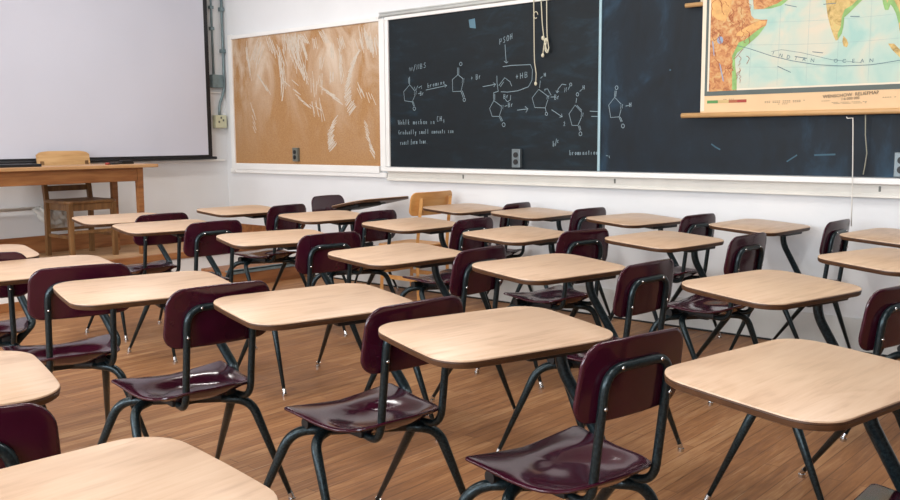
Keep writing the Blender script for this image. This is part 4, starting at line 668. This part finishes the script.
COMBOS = [
 (6.217, -3.581, -16.4, 'combo desk with complete maroon chair in front, nearest to the middle of the picture bottom'),
 (7.011, -3.511, -10.4, 'combo desk whose big wooden top is nearest at the lower right, its chair cut off'),
 (5.506, -3.600, -13.3, 'combo desk directly in front of the large bottom-middle one, glossy maroon seat with white reflection'),
 (4.807, -3.773, -14.6, 'combo desk whose dark purple seat shows fully at the left, behind the lower-left corner desktop'),
 (5.617, -2.472, -10.7, 'combo desk in the middle row just behind the bottom-middle desk, towards the blackboard'),
 (6.490, -2.396, -19.5, 'combo desk at right with bright oak top, before the wall below the map rod'),
 (4.852, -2.553, -4.5, 'combo desk at the centre of the room, fourth of the middle row from the platform'),
 (5.514, -1.317, -10.5, 'combo desk below the blackboard divider, one row out from the wall'),
 (3.929, -1.474, -7.0, 'combo desk right in front of the yellow plywood chair, one row out from the wall'),
 (4.775, -1.548, -18.0, 'combo desk below the blackboard socket, one row out from the wall'),
 (3.066, -1.408, -7.0, 'combo desk in front of the backward-facing maroon chair, one row out from the wall'),
 (2.169, -1.439, -2.3, 'combo desk standing nearest to the room corner, beside the wooden step'),
 (4.035, -0.377, -12.0, 'wall-row combo desk below the blackboard socket, right behind the one touching the plywood chair'),
 (4.821, -0.394, -14.0, 'wall-row combo desk below the divider strip between the two blackboards'),
 (5.602, -0.342, -8.0, 'wall-row combo desk under the left half of the map, casting its shadow on the wall'),
 (3.370, -0.330, -3.0, 'wall-row combo desk with top overlapping the yellow plywood chair back'),
 (3.872, -2.459, -16.5, 'middle-row combo desk third from the platform, its seat and splayed legs seen from the side'),
 (2.850, -2.470, -10.6, 'middle-row combo desk second from the platform, its top overlapping another desktop'),
 (2.12, -2.351, -11.0, 'combo desk nearest to the teacher table, its chair back hidden behind another top'),
 (4.022, -3.785, -22.0, 'combo desk at left, its top half hidden by its own maroon chair back'),
 (3.338, -3.802, -31.0, 'combo desk cut by the left picture edge just below the teacher table'),
 (6.613, -1.417, -15.7, 'combo desk at the right picture edge, top overlapping a wall-row desktop'),
 (6.376, -0.470, -7.7, 'wall-row combo desk at the right picture edge below the map'),
 (6.495, -4.928, -3.0, 'combo desk with pale top filling the lower left corner of the picture'),
 (5.622, -4.818, -27.0, 'combo desk cut by the left edge, maroon chair back behind the lower-left desktop'),
]
proto = make_combo()
TURN = {24: 14, 19: 13, 20: 20, 5: 6, 7: 4, 14: 4, 9: 17, 12: 11, 13: 4, 8: 6}     # some tops are knocked round a little on their column
for i, (x, y, a, lab) in enumerate(COMBOS):
    o = proto if i == 0 else copy_tree(proto)
    if i in TURN:
        for ch in o.children:
            if ch.name.startswith(('desktop', 'desk_bracket')): ch.rotation_euler = (0, 0, math.radians(TURN[i]))
    o.location = (x, y, 0); o.rotation_euler = (0, 0, math.radians(a+6)); o['label'] = lab; o['group'] = GROUP
D26 = o = copy_tree(proto); o.location = (2.42, -.37, 0); o.rotation_euler = (0, 0, math.radians(180+2))
o['label'] = 'combo desk turned around, its maroon backrest seen from the front by the blackboard wall'; o['group'] = GROUP

for ch in D26.children:                         # this top stands a little steeper
    if ch.name.startswith(('desktop', 'desk_bracket')):
        ch.matrix_local = Matrix.Translation((.1, 0, .735)) @ Matrix.Rotation(math.radians(7), 4, 'Y') @ Matrix.Translation((-.1, 0, -.735))

# ------------------------------------------------------------------ lamps and daylight
def area(name, loc, rot, sx, sy, power, col):
    l = bpy.data.lights.new(name, 'AREA'); l.shape = 'RECTANGLE'; l.size = sx; l.size_y = sy; l.energy = power; l.color = col
    o = bpy.data.objects.new(name, l); C.objects.link(o); o.location = loc; o.rotation_euler = rot; return o
for i, (a0, a1) in enumerate(WIN):
    area('window_daylight', ((a0+a1)/2, YL+.02, 2.0), (PI/2, 0, 0), a1-a0-.1, 1.9, WINDOW_W, (.86, .93, 1))
for i, x in enumerate((1.7, 4.3, 6.9)):
    for y in (-1.9, -4.8, -7.6):
        t = thing('ceiling_lamp', 'white ceiling fluorescent fitting', 'lamp', (x, y, ZC), 0, 'ceiling fluorescent fittings')
        bm = bmesh.new(); box(bm, -.16, .16, -.65, .65, -.09, 0, .01); obj('lamp_body', bm, TRIMW, t)
        bm = bmesh.new(); box(bm, -.14, .14, -.63, .63, -.1, -.09, .003); obj('diffuser', bm, DIFF, t)
        area('fluorescent_tubes', (x, y, ZC-.115), (0, 0, 0), .26, 1.24, LAMP_W, (1, .98, .95))
w = bpy.data.worlds.new('sky'); sc.world = w; w.use_nodes = True
w.node_tree.nodes['Background'].inputs[0].default_value = (.7, .85, 1, 1); w.node_tree.nodes['Background'].inputs[1].default_value = 1.0

# ------------------------------------------------------------------ camera
cam = bpy.data.cameras.new('camera'); co = bpy.data.objects.new('camera', cam); C.objects.link(co)
rt = Vector((0.7546173338664911, 0.6561337452178523, -0.006417773338413655)); up = Vector((-0.07497784619303179, 0.09594019959546468, 0.9925592177204524)); fw = Vector((-0.651867319328468, 0.7485211997585485, -0.12159363266035059))
M3 = Matrix((rt, up, -fw)).transposed()
co.matrix_world = Matrix.Translation((7.69763852498931, -5.465754407961664, 1.2492608500833748)) @ M3.to_4x4()
cam.sensor_width = 36; cam.lens = 914.9648746*36/900; cam.clip_start = .05
sc.camera = co
vs = sc.view_settings; vs.view_transform = 'Standard'; vs.look = 'None'; vs.exposure = EXPO; vs.gamma = 1; vs.use_curve_mapping = False
